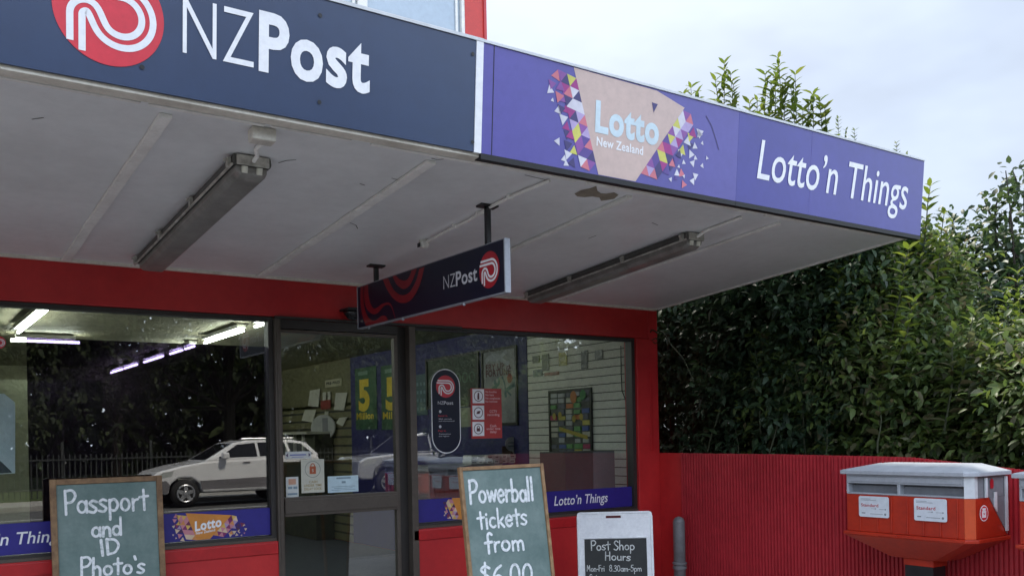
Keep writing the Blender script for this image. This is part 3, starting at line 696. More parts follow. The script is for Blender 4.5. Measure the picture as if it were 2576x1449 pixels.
for y in (-1.62, -.9, -.42):
    rd = MB(); rd.lathe((XH - .01, y, HB - .022), [(.003, 0), (.009, .004), (.009, .014)], 10); rd.build('bottom_bolt', ALU, hs)

# ================================================================== strip lights under the canopy
def strip_light(name, label, x0, v0, v1, wd, gx):
    th = thing(name, label, 'light', (x0 + wd / 2, -(v0 + v1) / 2, soz(-(v0 + v1) / 2)), group='strip lights under the canopy')
    b = MB(); n = 0
    sec = [(0, 0.002), (wd, 0.002), (wd + .004, .03), (wd, .045), (0, .045), (-.004, .03)]
    b.add([fs(x0 + s[0], v, s[1]) for v in (v0, v1) for s in sec], [tuple(range(6)), tuple(range(6, 12))[::-1]] + [(i, i + 6, (i + 1) % 6 + 6, (i + 1) % 6) for i in range(6)])
    b.build('housing', GREYL, th, bevel=.004)
    d = MB(); sec = [(.006, .0455), (wd - .006, .0455), (wd - .01, .075), (wd - .03, .095), (.03, .095), (.01, .075)]
    vs = []
    for v, k in ((v0 + .01, .75), (v0 + .05, 1), (v1 - .05, 1), (v1 - .01, .75)):
        vs += [fs(x0 + wd / 2 + (s[0] - wd / 2) * (1 if k == 1 else .94), v, .0455 + (s[1] - .0455) * k) for s in sec]
    fc = [tuple(range(6)), tuple(range(18, 24))[::-1]] + [(r * 6 + i, r * 6 + 6 + i, r * 6 + 6 + (i + 1) % 6, r * 6 + (i + 1) % 6) for r in range(3) for i in range(6)]
    d.add(vs, fc); d.build('diffuser', mat('smoked_diffuser', (.26, .25, .235), .28, (.17, .165, .15), 9), th, smooth=False, bevel=.006)
    e_ = MB(); e_.fbox(fs, x0 + .01, x0 + wd - .01, v1 + .0005, v1 + .012, .006, .050); e_.build('end_plate', GREYC, th, bevel=.003)
    for q_ in (.3, .7):
        l_ = MB(); c0 = fs(x0 + wd * q_, v1 - .012, .078); l_.tube([c0, fs(x0 + wd * q_, v1 - .006, .05)], .014, 8); l_.build('lamp_end', LTUBE, th)
    for k in (.02, .33, .66, .98):
        c_ = MB(); v = v0 + (v1 - v0) * k; c_.fbox(fs, x0 - .022, x0 - .005, v - .012, v + .012, .012, .055); c_.fbox(fs, x0 - .034, x0 - .0225, v - .006, v + .006, .02, .03); c_.build('clip', GREYC, th)
    c_ = MB(); c_.tube([fs(x0 - .009, v0, .05), fs(x0 - .009, v1, .05)], .006, 6); c_.build('rim_bead', GREYC, th)
    c_ = MB(); c_.tube([fs(x0 + wd * .5, v1 + .0125, .03), fs(x0 + wd * .52, v1 + .05, .02), fs(gx, v1 + .10, .012), fs(gx, 2.30, .012)], .009, 8); c_.build('conduit', BATT, th)
    return th
L1 = strip_light('strip_light', 'grimy grey strip light under the navy fascia, fed by conduit from white junction box', 1.312, .22, 2.03, .165, 1.375)
jb = MB(); jb.fbox(fs, 1.285, 1.385, 2.285, 2.352, .0005, .055); jb.build('junction_box', mat('box_cream', (.66, .63, .56), .5, (.5, .47, .42), 18), L1, bevel=.008)
jb = MB(); jb.tube([fs(1.36, .218, .02), fs(1.33, .06, .014)], .008, 6); jb.build('tail_conduit', BATT, L1)
L2 = strip_light('strip_light', 'clear-ended grey strip light under canopy between hanging sign and building corner', 4.165, .20, 1.93, .15, 4.24)

# ---- small lamp holder on its conduit
lh = thing('lamp_holder', 'small white lamp holder at the end of a bent conduit beside hanging sign', 'lamp holder', (2.747, -1.15, 2.66))
b = MB(); c = fs(2.745, 1.15, 0); b.lathe((c[0], c[1], c[2] - .05), [(.012, 0), (.028, .006), (.034, .03), (.03, .049)], 14); b.build('holder', mat('lamp_white', (.7, .69, .65), .5), lh)
b = MB(); b.tube([fs(2.745, 1.185, .018), fs(2.75, 1.45, .014), fs(2.764, 1.62, .013), fs(2.742, 1.85, .013), fs(2.755, 2.1, .013), fs(2.79, 2.345, .013)], .0085, 8); b.build('conduit', BATT, lh)
for v in (1.5, 1.75, 2.05):
    b = MB(); b.fbox(fs, 2.735, 2.775, v - .008, v + .008, .0005, .02); b.build('saddle_clip', BATT, lh)
b = MB(); b.box((2.71, -1.165, c[2] - .045), (2.742 - .035, -1.135, c[2] - .02)); b.build('black_knob', BLKM, lh)

# ---- dark camera above the door
c = onY(884, 786, -.03)
ca = thing('security_camera', 'small black dome camera on red beam above the door', 'camera', (c[0], 0, c[2]))
b = MB(); b.lathe((c[0], -.07, c[2] - .06), [(.012, 0), (.045, .012), (.068, .04), (.075, .062)], 20); b.build('dome', mat('black_gloss', (.01, .01, .012), .08), ca, smooth=True)
b = MB(); b.box((c[0] - .08, -.15, c[2] + .0025), (c[0] + .08, -.001, c[2] + .02)); b.build('mount', BLKM, ca, bevel=.006)

# ---- point of the photo on any frame's plane, as (u, v) of that frame
def fpix(F):
    o = F(0, 0, 0); ux = F(1, 0, 0) - o; uy = F(0, 1, 0) - o; n = np.cross(ux, uy)
    def g(x, y):
        d = ray(x, y); t = np.dot(o - CAM, n) / np.dot(d, n); p = CAM + d * t - o
        return (float(np.dot(p, ux)), float(np.dot(p, uy)))
    return g
def handline(mb, F, g, txt, a, b, hpx, wd, seed=0, slant=0.0, jit=.03):
    """a, b: pixel of baseline start and end; hpx: pixel at cap height above a"""
    p, q, r = g(*a), g(*b), g(*hpx); h = r[1] - p[1]; L = math.hypot(q[0] - p[0], q[1] - p[1]); an = math.atan2(q[1] - p[1], q[0] - p[0])
    F2 = lambda u, v, w_=0.0: F(p[0] + u * math.cos(an) - v * math.sin(an), p[1] + u * math.sin(an) + v * math.cos(an), w_)
    hand(mb, F2, txt, 0, L, 0, h, wd, .0022, slant, jit, seed)
z5 = lambda x, y: (x / 3.22 * .94428, (1084 + y / 3.22) * .94428)
z8 = lambda x, y: ((1150 + x / 3.68) * .94428, (1200 + y / 3.68) * .94428)

def chalkboard(name, label, tl, tr, Y, lean, lines, fw_, wood, tilt=0.0, H=1.28):
    a = onY(*tl, Y); b = onY(*tr, Y); ux = b - a; W = np.linalg.norm(ux); ux = ux / W
    uy = np.array((0, math.sin(lean), math.cos(lean))); uy = uy + ux * tilt; uy = uy - ux * np.dot(ux, uy); uy /= np.linalg.norm(uy)
    H = a[2] / uy[2] - .01; o = a - uy * H
    F = frame(o, ux, uy); g = fpix(F); th = thing(name, label, 'chalkboard', tuple(F(W / 2, 0, 0)), group='chalkboard signs on the footpath')
    m = MB(); m.fbox(F, fw_, W - fw_, fw_, H - fw_, -.012, 0); m.build('board', CHALK, th)
    m = MB()
    m.fbox(F, 0, fw_ - .0005, 0, H, -.018, .011); m.fbox(F, W - fw_ + .0005, W, 0, H, -.018, .011)
    m.fbox(F, fw_, W - fw_, H - fw_ + .0005, H - .001, -.0175, .0105); m.fbox(F, fw_, W - fw_, .001, fw_ - .0005, -.0175, .0105)
    m.build('frame', wood, th, bevel=.003)
    if Y < -.3:
     hd_ = F(W / 2, H - .12, -.03); ft = np.array((hd_[0], hd_[1] + .16, 0.0))
     m = MB(); m.tube([hd_, ft], .014, 6); m.build('rear_leg', wood, th)
    for i, (txt, s_, e_, hp, wd) in enumerate(lines):
        m = MB(); handline(m, F, g, txt, s_, e_, hp, wd, seed=i + 3); m.build('lettering', CHALKW, th)
    return F, g, th
chalkboard('chalkboard', 'grey-green chalkboard in worn brown frame reading Passport and ID Photos', (124, 1206), (406, 1195), -.065, R_(5), [
    ('Passport', z5(545, 915), z5(1275, 872), z5(545, 715), .0150),
    ('and', z5(782, 1108), z5(1050, 1095), z5(782, 950), .0150),
    ('ID', z5(850, 1275), z5(1045, 1250), z5(850, 1145), .0160),
    ("Photo's", z5(680, 1448), z5(1245, 1420), z5(680, 1295), .0150)], .034, WOOD)
chalkboard('chalkboard', 'tilted grey-green chalkboard in lighter wood frame reading Powerball tickets from', z8(262, 163), z8(1086, 122), -1.35, R_(7.5), [
    ('Powerball', z8(365, 512), z8(1005, 487), z8(365, 290), .0172),
    ('tickets', z8(450, 765), z8(940, 722), z8(450, 575), .0150),
    ('from', z8(525, 1000), z8(915, 962), z8(525, 815), .0160),
    ('$6.00', z8(465, 1310), z8(1000, 1290), z8(465, 1120), .0160)], .023, WOOD2, tilt=-.03)

# ---- white plastic footpath sign, turned towards the road
p0 = np.array(onY(*z8(1425, 607), -.74)); ux = np.array((math.cos(YAW - .02), -math.sin(YAW - .02), 0))
uy = np.array((0, 0, 1.0)) + np.array((math.sin(YAW), math.cos(YAW), 0)) * .09
uy /= np.linalg.norm(uy); Hh = p0[2] / uy[2]; F = frame(p0 - uy * Hh, ux, uy); g = fpix(F); Wd = g(*z8(2156, 607))[0]
ws = thing('footpath_sign', 'white plastic footpath sign with black panel of shop hours in front of red wall', 'sign', tuple(F(Wd / 2, 0, 0)))
s0, s1 = g(*z8(1705, 662)), g(*z8(1855, 635)); k0, k1 = g(*z8(1495, 868)), g(*z8(2103, 868))
m = MB()
rad = .02; rc = lambda cx, cy, a0: [(cx + rad * math.cos(R_(a0 + 15 * i)), cy + rad * math.sin(R_(a0 + 15 * i))) for i in range(7)]
m.fbox(F, 0, Wd, 0, s0[1], -.035, 0); m.fbox(F, 0, s0[0], s0[1] + .0003, s1[1], -.035, 0); m.fbox(F, s1[0], Wd, s0[1] + .0003, s1[1], -.035, 0)
m.poly(F, [(0, s1[1] + .0003), (Wd, s1[1] + .0003)] + rc(Wd - rad, Hh - rad, 0) + rc(rad, Hh - rad, 90), -.035, 0)
m.build('panel', WPLAS, ws)
m = MB()
m.fbox(F, -.003, .014, .02, Hh - .03, -.03, .006); m.fbox(F, Wd - .014, Wd + .003, .02, Hh - .03, -.03, .006); m.fbox(F, .02, Wd - .02, Hh - .013, Hh + .002, -.03, .006)
m.fbox(F, k0[0] - .012, k1[0] + .012, k0[1] + .002, k0[1] + .012, -.001, .005)
m.build('raised_rim', WPLAS, ws, bevel=.004)
m = MB(); m.fbox(F, s0[0] + .001, s1[0] - .001, s0[1] + .001, s1[1] - .001, -.034, -.02); m.build('handle_slot', mat('slot_dark_red', (.12, .02, .022), .7), ws)
m = MB(); m.fbox(F, k0[0], k1[0], .14, k0[1], .0003, .003); m.build('black_panel', BBLACK, ws)
F2 = lambda u, v, w_=0.0: F(u, v, w_ + .002)
m = MB()
for i, (t_, a, b, h) in enumerate((('Post Shop', (1555, 975), (1990, 968), (1555, 885)), ('Hours', (1693, 1070), (1950, 1075), (1693, 990)), ('Mon-Fri', (1518, 1182), (1695, 1180), (1518, 1122)), ('8.30am-5pm', (1738, 1182), (2058, 1180), (1738, 1122)), ('Sat', (1545, 1270), (1625, 1270), (1545, 1212)))):
    m = MB(); handline(m, F2, g, t_, z8(*a), z8(*b), z8(*h), .0075 if i < 2 else .0048, seed=20 + i); m.build('lettering', CHALKG, ws)
m = MB(); bk = F(.03, 0, 0) + np.array((math.sin(YAW), math.cos(YAW), 0)) * .45
m.tube([F(.03, Hh - .08, -.04), bk], .015, 6); m.tube([F(Wd - .03, Hh - .08, -.04), bk + ux * (Wd - .06)], .015, 6); m.build('rear_leg', WPLAS, ws)

# ---- grey pipe with domed cap by the fence corner
pc = (5.605, -.36); pt = onY(1700, 1299, pc[1])
pp = thing('vent_pipe', 'grey domed vent pipe standing at corner where red wall meets fence', 'pipe', (pc[0], pc[1], 0))
zt = pt[2]; zj = onY(1700, 1420, pc[1])[2]
m = MB(); m.lathe((pc[0], pc[1], 0), [(.05, 0), (.05, zt - .05)] + [(.05 * math.cos(R_(a)), zt - .05 + .05 * math.sin(R_(a))) for a in range(10, 90, 10)] + [(.004, zt)], 24); m.build('pipe', PIPEM, pp, smooth=True)
m = MB(); m.lathe((pc[0], pc[1], zj - .04), [(.0505, 0), (.059, .003), (.059, .028), (.0505, .031)], 24); m.build('collar', PIPEM, pp); 
m = MB(); m.lathe((pc[0], pc[1], zj), [(.0505, 0), (.06, .003), (.06, .018), (.0505, .022)], 24); m.build('collar', PIPEM, pp)

# ---- corrugated fence running out to the street
XF = 5.735
fe = thing('corrugated_fence', 'red ribbed metal fence running from the shop corner with a sagging top', 'fence', (XF, -2.4, 0))
MB().box((XF, -.265, 0), (XF + .03, -.006, onX(1690, 1139, XF)[2])).build('end_board', RED, fe)
tp = sorted([(onX(x, y, XF)[1], onX(x, y, XF)[2]) for x, y in ((1716, 1139.5), (1950, 1142), (2090, 1145), (2200, 1147), (2300, 1150), (2400, 1161), (2480, 1170), (2576, 1181))])
tp = [(-4.5, tp[0][1] - .14)] + tp
yy = [t[0] for t in tp]; zz = [t[1] for t in tp]
m = MB(); ys_ = []; y = -.27; pit = .031; prof = [(0, 0), (.32, 0), (.42, .015), (.90, .015)]
pts = []
while y > -4.5:
    for a, b in prof: pts.append((y - a * pit, -b))
    y -= pit
top = np.interp([p[0] for p in pts], yy, zz); n = len(pts)
m.add([(XF + p[1], p[0], 0) for p in pts] + [(XF + p[1], p[0], t) for p, t in zip(pts, top)] + [(XF + p[1] + .003, p[0], t) for p, t in zip(pts, top)] + [(XF + p[1] + .003, p[0], 0) for p in pts],
      [(i, i + 1, n + i + 1, n + i) for i in range(n - 1)] + [(n + i, n + i + 1, 2 * n + i + 1, 2 * n + i) for i in range(n - 1)] + [(2 * n + i, 2 * n + i + 1, 3 * n + i + 1, 3 * n + i) for i in range(n - 1)])
m.build('ribbed_sheet', REDF, fe)
for yv in (-1.04, -1.83, -2.62, -3.40):
    m = MB(); m.box((XF - .0185, yv - .004, 0), (XF - .0155, yv + .004, float(np.interp(yv, yy, zz)) - .002)); m.build('sheet_lap', REDF, fe)
m = MB(); rr = random.Random(31)
yv = -.40
while yv > -4.3:
    for zv in (.34, .95, 1.2): m.lathe((XF - .0185, yv + rr.uniform(-.01, .01), zv + rr.uniform(-.012, .012)), [(.0065, -.002), (.0065, .002), (.003, .004)], 8, 'X')
    yv -= .155
m.build('screw', REDT, fe)
m = MB()
for y in (-.9, -2.1, -3.3, -4.4): m.box((XF + .01, y - .04, 0), (XF + .09, y + .04, 1.1))
m.box((XF + .0105, -4.4, .3), (XF + .05, -.3, .38)); m.build('timber_rail', mat('timber_grey', (.2, .17, .14), .8), fe)

# ---- street posting boxes
def post_box(name, label, dy):
    XB = 5.205; D = .39; zp = lambda x, y: ((2128 + x / 3.623) * .94428, (1134 + y / 3.623) * .94428)
    F = frame((XB, -2.30, 0), (0, -1, 0), (0, 0, 1)); g = fpix(F)
    ul = g(*zp(462, 650))[0]; ur = g(*zp(1665, 650))[0]; W = ur - ul
    zl = (g(*zp(462, 462))[1] + g(*zp(1590, 493))[1]) / 2; zb = (g(*zp(470, 655))[1] + g(*zp(1590, 703))[1]) / 2; zf = (g(*zp(500, 1003))[1] + g(*zp(1580, 1103))[1]) / 2
    zlt = (g(*zp(430, 420))[1] + g(*zp(1590, 441))[1]) / 2
    th = thing(name, label, 'post box', tuple(F(ul + W / 2, 0, -D / 2)), group='posting boxes along the red fence')
    ch = .04; q = lambda u, v, w_=0.0: F(ul + u, v, w_)
    def shell(z0, z1, gr=0.0): return [(-gr, gr), (W - ch + gr * .4, gr), (W + gr, -ch - gr * .4), (W + gr, -D - gr), (-gr, -D - gr)]
    def prism(mb, pl, z0, z1, pl2=None):
        n = len(pl); pl2 = pl2 or pl
        mb.add([q(p[0], z0, p[1]) for p in pl] + [q(p[0], z1, p[1]) for p in pl2], [tuple(range(n)), tuple(range(n, 2 * n))[::-1]] + [(i, n + i, n + (i + 1) % n, (i + 1) % n) for i in range(n)])
    # red body
    m = MB(); prism(m, shell(0, 0), zf, zb); m.build('body', REDB, th, bevel=.004)
    m = MB()
    for k, ux_ in enumerate((.105, .235, .335, .445, .555, .665, .775)):
        m.fbox(q, ux_ * W / .86 - .003, ux_ * W / .86 + .003, zf + .003, (zf + .10) if k in (1, 5) else zb - .004, .0005, .008)
    m.build('front_rib', REDB, th, bevel=.002)
    # grey upper: back wall, jambs, slots
    zs0, zs1 = zb + .09 * (zl - zb), zb + .55 * (zl - zb)
    m = MB(); prism(m, [(.012, -.07), (W - ch - .004, -.07), (W - ch - .004, -D), (.012, -D)], zb + .0005, zl); m.build('slot_back', LIDD, th)
    m = MB(); m.fbox(q, 0, W - ch - .004, zs1, zl, -.069, 0); m.fbox(q, .008, W - ch - .012, zs1 + .012, zl - .014, .0005, .006); m.build('slot_hood', LIDG, th, bevel=.003)
    m = MB(); m.fbox(q, 0, .014, zb + .001, zs1 - .0005, -.069, 0); m.fbox(q, W * .445 - .009, W * .445 + .009, zb + .001, zs1 - .0005, -.069, .001); m.fbox(q, .0145, W - ch - .0045, zb + .001, zs0, -.069, -.0); m.build('slot_surround', LIDG, th, bevel=.003)
    m = MB(); m.poly(q, [(.015, zs0), (W - ch - .005, zs0), (W - ch - .005, zs0 + .045), (.015, zs0 + .045)], -.045); m.build('slot_flap', LIDD, th)
    m = MB(); prism(m, [(W - ch - .003, 0), (W, -ch + .003), (W, -ch - .03), (W - ch - .003, -.03)], zb + .001, zl); m.build('corner_pillar', BOXW, th)
    m = MB(); prism(m, [(W - ch, .0015), (W + .0015, -ch), (W + .0015, -ch - .002), (W - ch - .004, .0015)], zf + .002, zb - .001); m.build('corner_strip', mat('orange_red_paint', (.56, .075, .02), .4), th)
    # right hand side: grey window panel and red triangle
    FS = lambda u, v, w_=0.0: q(W + w_, v, -u)          # u = back from the front, faces the street
    m = MB(); m.fbox(FS, ch + .031, D - .002, zb + .001, zl, -.05, 0); m.poly(FS, [(.19, zb), (D - .004, zb), (D - .004, zf + .012)], .0005, .004); m.build('side_panel', LIDD, th)
    m = MB(); m.fbox(FS, .135, .155, zb + .002, zl - .01, .0045, .014)
    m.fbox(FS, D - .03, D - .008, zf + .03, zl - .008, .0045, .014); m.poly(FS, [(.235, zb + .03), (.262, zb + .03), (.262, zf + .15), (.235, zf + .18)], .0045, .012); m.build('side_strip', BOXW, th)
    FSe = lambda u, v, w_=0.0: FS(u, v, w_)
    m = MB(); disc(m, FSe, .13, (zf + zb) / 2 + .03, .047, .047, .002); e_ = m.build('emblem_disc', WHITE, th)
    m = MB(); disc(m, FSe, .13, (zf + zb) / 2 + .03, .041, .041, .0028); m.build('emblem_centre', LOGOR, e_)
    m = MB(); cy_ = (zf + zb) / 2 + .03; m.poly(FSe, [(.105, cy_ - .026), (.152, cy_ - .026), (.152, cy_ + .014), (.105, cy_ + .014)], .0034); m.poly(FSe, [(.113, cy_ + .015), (.145, cy_ + .015), (.15, cy_ + .03), (.108, cy_ + .03)], .0036); m.build('emblem_mark', WHITE, e_)
    m = MB(); m.poly(FSe, [(.117, cy_ + .002), (.129, cy_ - .011), (.141, cy_ + .002), (.136, cy_ + .004), (.129, cy_ - .004), (.122, cy_ + .004)], .0042); m.build('emblem_mark', LOGOR, e_)
    m = MB(); m.poly(FS, [(.20, zl - .075), (.235, zl - .075), (.238, zl - .03), (.218, zl - .015), (.198, zl - .03)], .0048); m.build('side_mark', LOGOD, th)
    # lid
    m = MB(); g1 = .028
    lp = [(-g1, g1), (W - ch + .01, g1), (W + g1, -ch - .0), (W + g1, -D - .012), (-g1, -D - .012)]
    l2 = [(-g1 + .015, g1 - .015), (W - ch, g1 - .015), (W + g1 - .015, -ch - .005), (W + g1 - .015, -D), (-g1 + .015, -D)]
    l3 = [(.13, -.17), (W - .16, -.17), (W - .12, -.20), (W - .12, -D + .05), (.13, -D + .05)]
    prism(m, lp, zl + .0005, zlt - .006); prism(m, lp, zlt - .0058, zlt, l2); prism(m, l2, zlt + .0001, zlt + .038, l3); m.build('lid', LIDG, th, bevel=.003)
    # base flange, funnel and stand
    m = MB(); fl = [(-.018, .02), (W - ch + .01, .02), (W + .02, -ch), (W + .02, -D - .005), (-.018, -D - .005)]
    prism(m, fl, zf - .022, zf - .0005); m.build('flange', REDB, th, bevel=.004)
    m = MB(); fl2 = [(.235, -.12), (W - .30, -.12), (W - .25, -.15), (W - .25, -D + .05), (.235, -D + .05)]
    prism(m, fl2, zf - .16, zf - .0225, [(p[0] * .985 + .004, p[1]) for p in fl]); m.build('funnel', REDB, th, bevel=.006)
    m = MB(); m.fbox(q, W * .445 - .004, W * .445 + .004, zf - .0215, zf + .002, .0205, .026); m.build('front_rib', REDB, th)
    m = MB(); prism(m, [(.30, -.15), (W - .33, -.15), (W - .33, -D + .09), (.30, -D + .09)], zf - .205, zf - .1605); m.build('neck', REDB, th)
    m = MB(); prism(m, [(.305, -.155), (W - .335, -.155), (W - .335, -D + .10), (.305, -D + .10)], 0, zf - .2055); m.build('stand', BLKM, th)
    for (a, b, c, d) in ((588, 672, 882, 890), (1120, 692, 1442, 930)):
        p, p2 = g(*zp(a, b)), g(*zp(c, d)); cu = (p[0] - ul, p2[0] - ul); cz = (p2[1], p[1]); 
        m = MB(); rr_ = .012
        pl = []
        for (cx, cy, a0) in ((cu[1] - rr_, cz[1] - rr_, 0), (cu[0] + rr_, cz[1] - rr_, 90), (cu[0] + rr_, cz[0] + rr_, 180), (cu[1] - rr_, cz[0] + rr_, 270)):
            pl += [(cx + rr_ * math.cos(R_(a0 + 18 * i)), cy + rr_ * math.sin(R_(a0 + 18 * i))) for i in range(6)]
        m.poly(q, pl, .009, .0115); lb = m.build('label', mat('label_white', (.70, .74, .80), .35), th, bevel=.0008)
        wl_, hl = cu[1] - cu[0], cz[1] - cz[0]
        m = MB(); put_text(m, q, 'Standard', cu[0] + wl_ * .08, cu[0] + wl_ * .66, cz[0] + hl * .50, hl * .15, .0125, bold=.02); m.build('lettering', RTXT, lb)
        m = MB()
        for (xa, xb, yv, hh) in ((.07, .40, .86, .018), (.07, .58, .80, .018), (.42, .55, .40, .015), (.68, .86, .39, .015), (.38, .80, .15, .022), (.10, .22, .16, .05)): m.fbox(q, cu[0] + wl_ * xa, cu[0] + wl_ * xb, cz[0] + hl * yv, cz[0] + hl * (yv + hh), .0122, .0126)
        disc(m, q, cu[0] + wl_ * .88, cz[0] + hl * .165, hl * .055, hl * .055, .0126, 16); disc(m, q, cu[0] + wl_ * .885, cz[0] + hl * .40, hl * .035, hl * .035, .0126, 14); disc(m, q, cu[0] + wl_ * .56, cz[0] + hl * .41, hl * .03, hl * .03, .0126, 14)
        m.build('small_print', GTXT, lb)
    return th
def copy_tree(o, parent=None):
    c = o.copy(); COL.objects.link(c)
    if parent is not None: c.parent = parent
    for ch in list(o.children): copy_tree(ch, c)
    return c
pb = post_box('post_box', 'red posting box with grey lid and two white labels, whole in view before the fence', 0)
pb2 = copy_tree(pb); pb2.location.y -= 1.10; pb2['label'] = 'posting box mostly out of view, farther along the fence towards the street'

# ================================================================== window vinyls and stickers
FG = fY(.046); gp = fpix(FG)
def lotto_small(F, g, pts, parent, scale, seed, vlo, vhi, text):
    wd = [g(*p) for p in pts]; wd = [(p[0], min(max(p[1], vlo + .002), vhi - .002)) for p in wd]
    m = MB(); m.poly(F, wd[::-1], .0008); m.build('orange_wedge', ORANGE, parent)
    confetti(F, (wd[3], wd[0]), -1, scale, scale * 4, parent, .0012, seed, vlo, vhi, TRI2); confetti(F, (wd[2], wd[1]), 1, scale, scale * 5, parent, .0012, seed + 1, vlo, vhi, TRI2)
    if text:
        a, b, t1, t2 = [g(*p) for p in text]
        m = MB(); put_text(m, F, 'Lotto', a[0], b[0], a[1], .062, .0022, bold=.04, skew=.12); m.build('lettering', WHITE, parent)
        m = MB(); put_text(m, F, 'New Zealand', t1[0], t2[0], t1[1], .018, .0022, bold=.02, skew=.12); m.build('lettering', WHITE, parent)
TRI2 = [mat('tri2_cream', (.66, .50, .34), .5), mat('tri2_pink', (.55, .22, .26), .5), mat('tri2_plum', (.20, .02, .12), .5), mat('tri2_yellow', (.65, .42, .10), .5), mat('tri2_dark', (.07, .02, .08), .5), mat('tri2_lilac', (.40, .28, .45), .5), mat('tri2_wine', (.16, .02, .07), .5), mat('tri2_orange', (.6, .25, .08), .5)]
bz1 = (gp(690, 1279)[1] + gp(10, 1313)[1]) / 2; bz0 = ZS + .03
FG2 = fY(.0452)
bl = thing('window_banner', 'blue vinyl strip with whole orange lottery wedge, along the wide window with lit lamps', 'banner', (.8, .05, bz0))
MB().fbox(FG, -1.6, xj0 - .037, bz0, bz1, 0, .0008).build('vinyl', BLUEV, bl)
F1 = fY(.0448); g1_ = fpix(F1)
lotto_small(F1, g1_, [z5(1592, 908), z5(1985, 925), z5(1800, 1160), z5(1690, 1168)], bl, .034, 5, bz0, bz1, [z5(1672, 1062), z5(1900, 1040), z5(1680, 1093), z5(1845, 1075)])
a = g1_(*z5(-25, 1203)); b = g1_(*z5(560, 1190)); hh = g1_(*z5(150, 1073))[1] - a[1]
m = MB(); put_text(m, F1, '\u2019n Things', a[0], b[0], a[1] + .01, hh - .005, .0008, bold=.008, shear=.2); put_text(m, F1, 'Lotto', a[0] - .44, a[0] - .02, a[1] + .01, hh - .005, .0008, bold=.008, shear=.2); m.build('lettering', WHITE, bl)
br_ = thing('window_banner', 'blue vinyl strip whose orange wedge is half hidden by the tilted chalkboard', 'banner', (4.3, .05, bz0))
bz1r = (gp(1060, 1255)[1] + gp(1590, 1224)[1]) / 2
MB().fbox(FG, xm1 + .004, xwr - .044, bz0, bz1r, 0, .0008).build('vinyl', BLUEV, br_)
lotto_small(F1, g1_, [z8(195, 448), z8(420, 440), z8(380, 690), z8(280, 690)], br_, .034, 9, bz0, bz1r, None)
a = g1_(*z8(1200, 538)); b = g1_(*z8(1727, 505)); hh = g1_(*z8(1210, 440))[1] - a[1]
m = MB(); put_text(m, F1, 'Lotto\u2019n Things', a[0], b[0], a[1], hh, .0008, bold=.008, shear=.2); m.build('lettering', WHITE, br_)
# little round emblem on left window and pale blue poster inside
lg = thing('window_sticker', 'round red emblem sticker on bare glass beside dark window film', 'sticker', tuple(onY(-2, 861, .045)))
a = g1_(-3, 861); emblem(F1, a[0], a[1], .036, lg, .0004)
FPo = fY(.30); gq = fpix(FPo)
po = thing('hanging_poster', 'pale blue poster with clipped top corner beside the dark window film', 'poster', tuple(onY(0, 1190, .30)))
pts = [gq(-60, 1196), gq(38, 1190), gq(38, 1012), gq(10, 990), gq(-60, 990)]
m = MB(); m.poly(FPo, pts, 0, .003); m.build('sheet', mat('poster_pale_blue', (.72, .84, .90), .5, (.58, .72, .78), 3), po)
m = MB(); m.poly(FPo, [gq(-10, 1190), gq(4, 1190), gq(30, 1188), gq(26, 1183), gq(2, 1160), gq(-10, 1155)], .0035, .005); m.build('dark_figure', mat('poster_dark', (.05, .08, .1), .6), po)
# door stickers
z6 = lambda x, y: ((730 + x / 2.7875) * .94428, (840 + y / 2.7875) * .94428)
FD = fY(.0485); gd = fpix(FD)
def rect(name, label, F, g, a, b, m_, z=z6, cat='sticker', th=.0008, group=None):
    p, q = g(*z(*a)), g(*z(*b)); t = thing(name, label, cat, tuple(F((p[0] + q[0]) / 2, min(p[1], q[1]), 0)), group=group)
    m = MB(); m.fbox(F, p[0], q[0], min(p[1], q[1]), max(p[1], q[1]), 0, th); m.build('sheet', m_, t)
    return t, (p[0], q[0]), (min(p[1], q[1]), max(p[1], q[1])), th
def bars(F, parent, ux_, vz, th, rows, m_, name='print'):
    m = MB(); w_, h_ = ux_[1] - ux_[0], vz[1] - vz[0]
    for (a, b, c, d) in rows: m.fbox(F, ux_[0] + a * w_, ux_[0] + b * w_, vz[0] + c * h_, vz[0] + d * h_, th + .0001, th + .0005)
    m.build(name, m_, parent)
GD = 'stickers on the door glass'
STW = mat('sticker_white', (.60, .62, .60), .5); STC = mat('sticker_cream', (.56, .55, .46), .5); STB = mat('sticker_blue', (.50, .64, .70), .5)
t, u_, v_, h = rect('door_sticker', 'small white strip sticker with an arrow at each end, highest on door glass', FD, gd, (82, 1012), (277, 1060), STW, group=GD)
m = MB(); w_ = u_[1] - u_[0]; cy_ = (v_[0] + v_[1]) / 2; hh = (v_[1] - v_[0])
m.poly(FD, [(u_[0] + .005, cy_), (u_[0] + .02, cy_ - hh * .3), (u_[0] + .02, cy_ + hh * .3)], h + .0003); m.poly(FD, [(u_[1] - .005, cy_), (u_[1] - .02, cy_ + hh * .3), (u_[1] - .02, cy_ - hh * .3)], h + .0003); m.build('arrow', mat('print_plum', (.09, .05, .12), .6), t)
bars(FD, t, u_, v_, h, [(.18, .8, .45, .62), (.25, .7, .2, .27)], mat('print_blue', (.12, .14, .4), .6))
t, u_, v_, h = rect('door_sticker', 'cream sticker with red padlock in a ring on door glass', FD, gd, (200, 1070), (375, 1310), STC, group=GD)
cx_ = (u_[0] + u_[1]) / 2; hv = v_[1] - v_[0]
m = MB(); ring(m, FD, cx_, v_[0] + hv * .70, hv * .24, hv * .016, h + .0003); m.build('ring', mat('print_grey', (.16, .19, .19), .6), t)
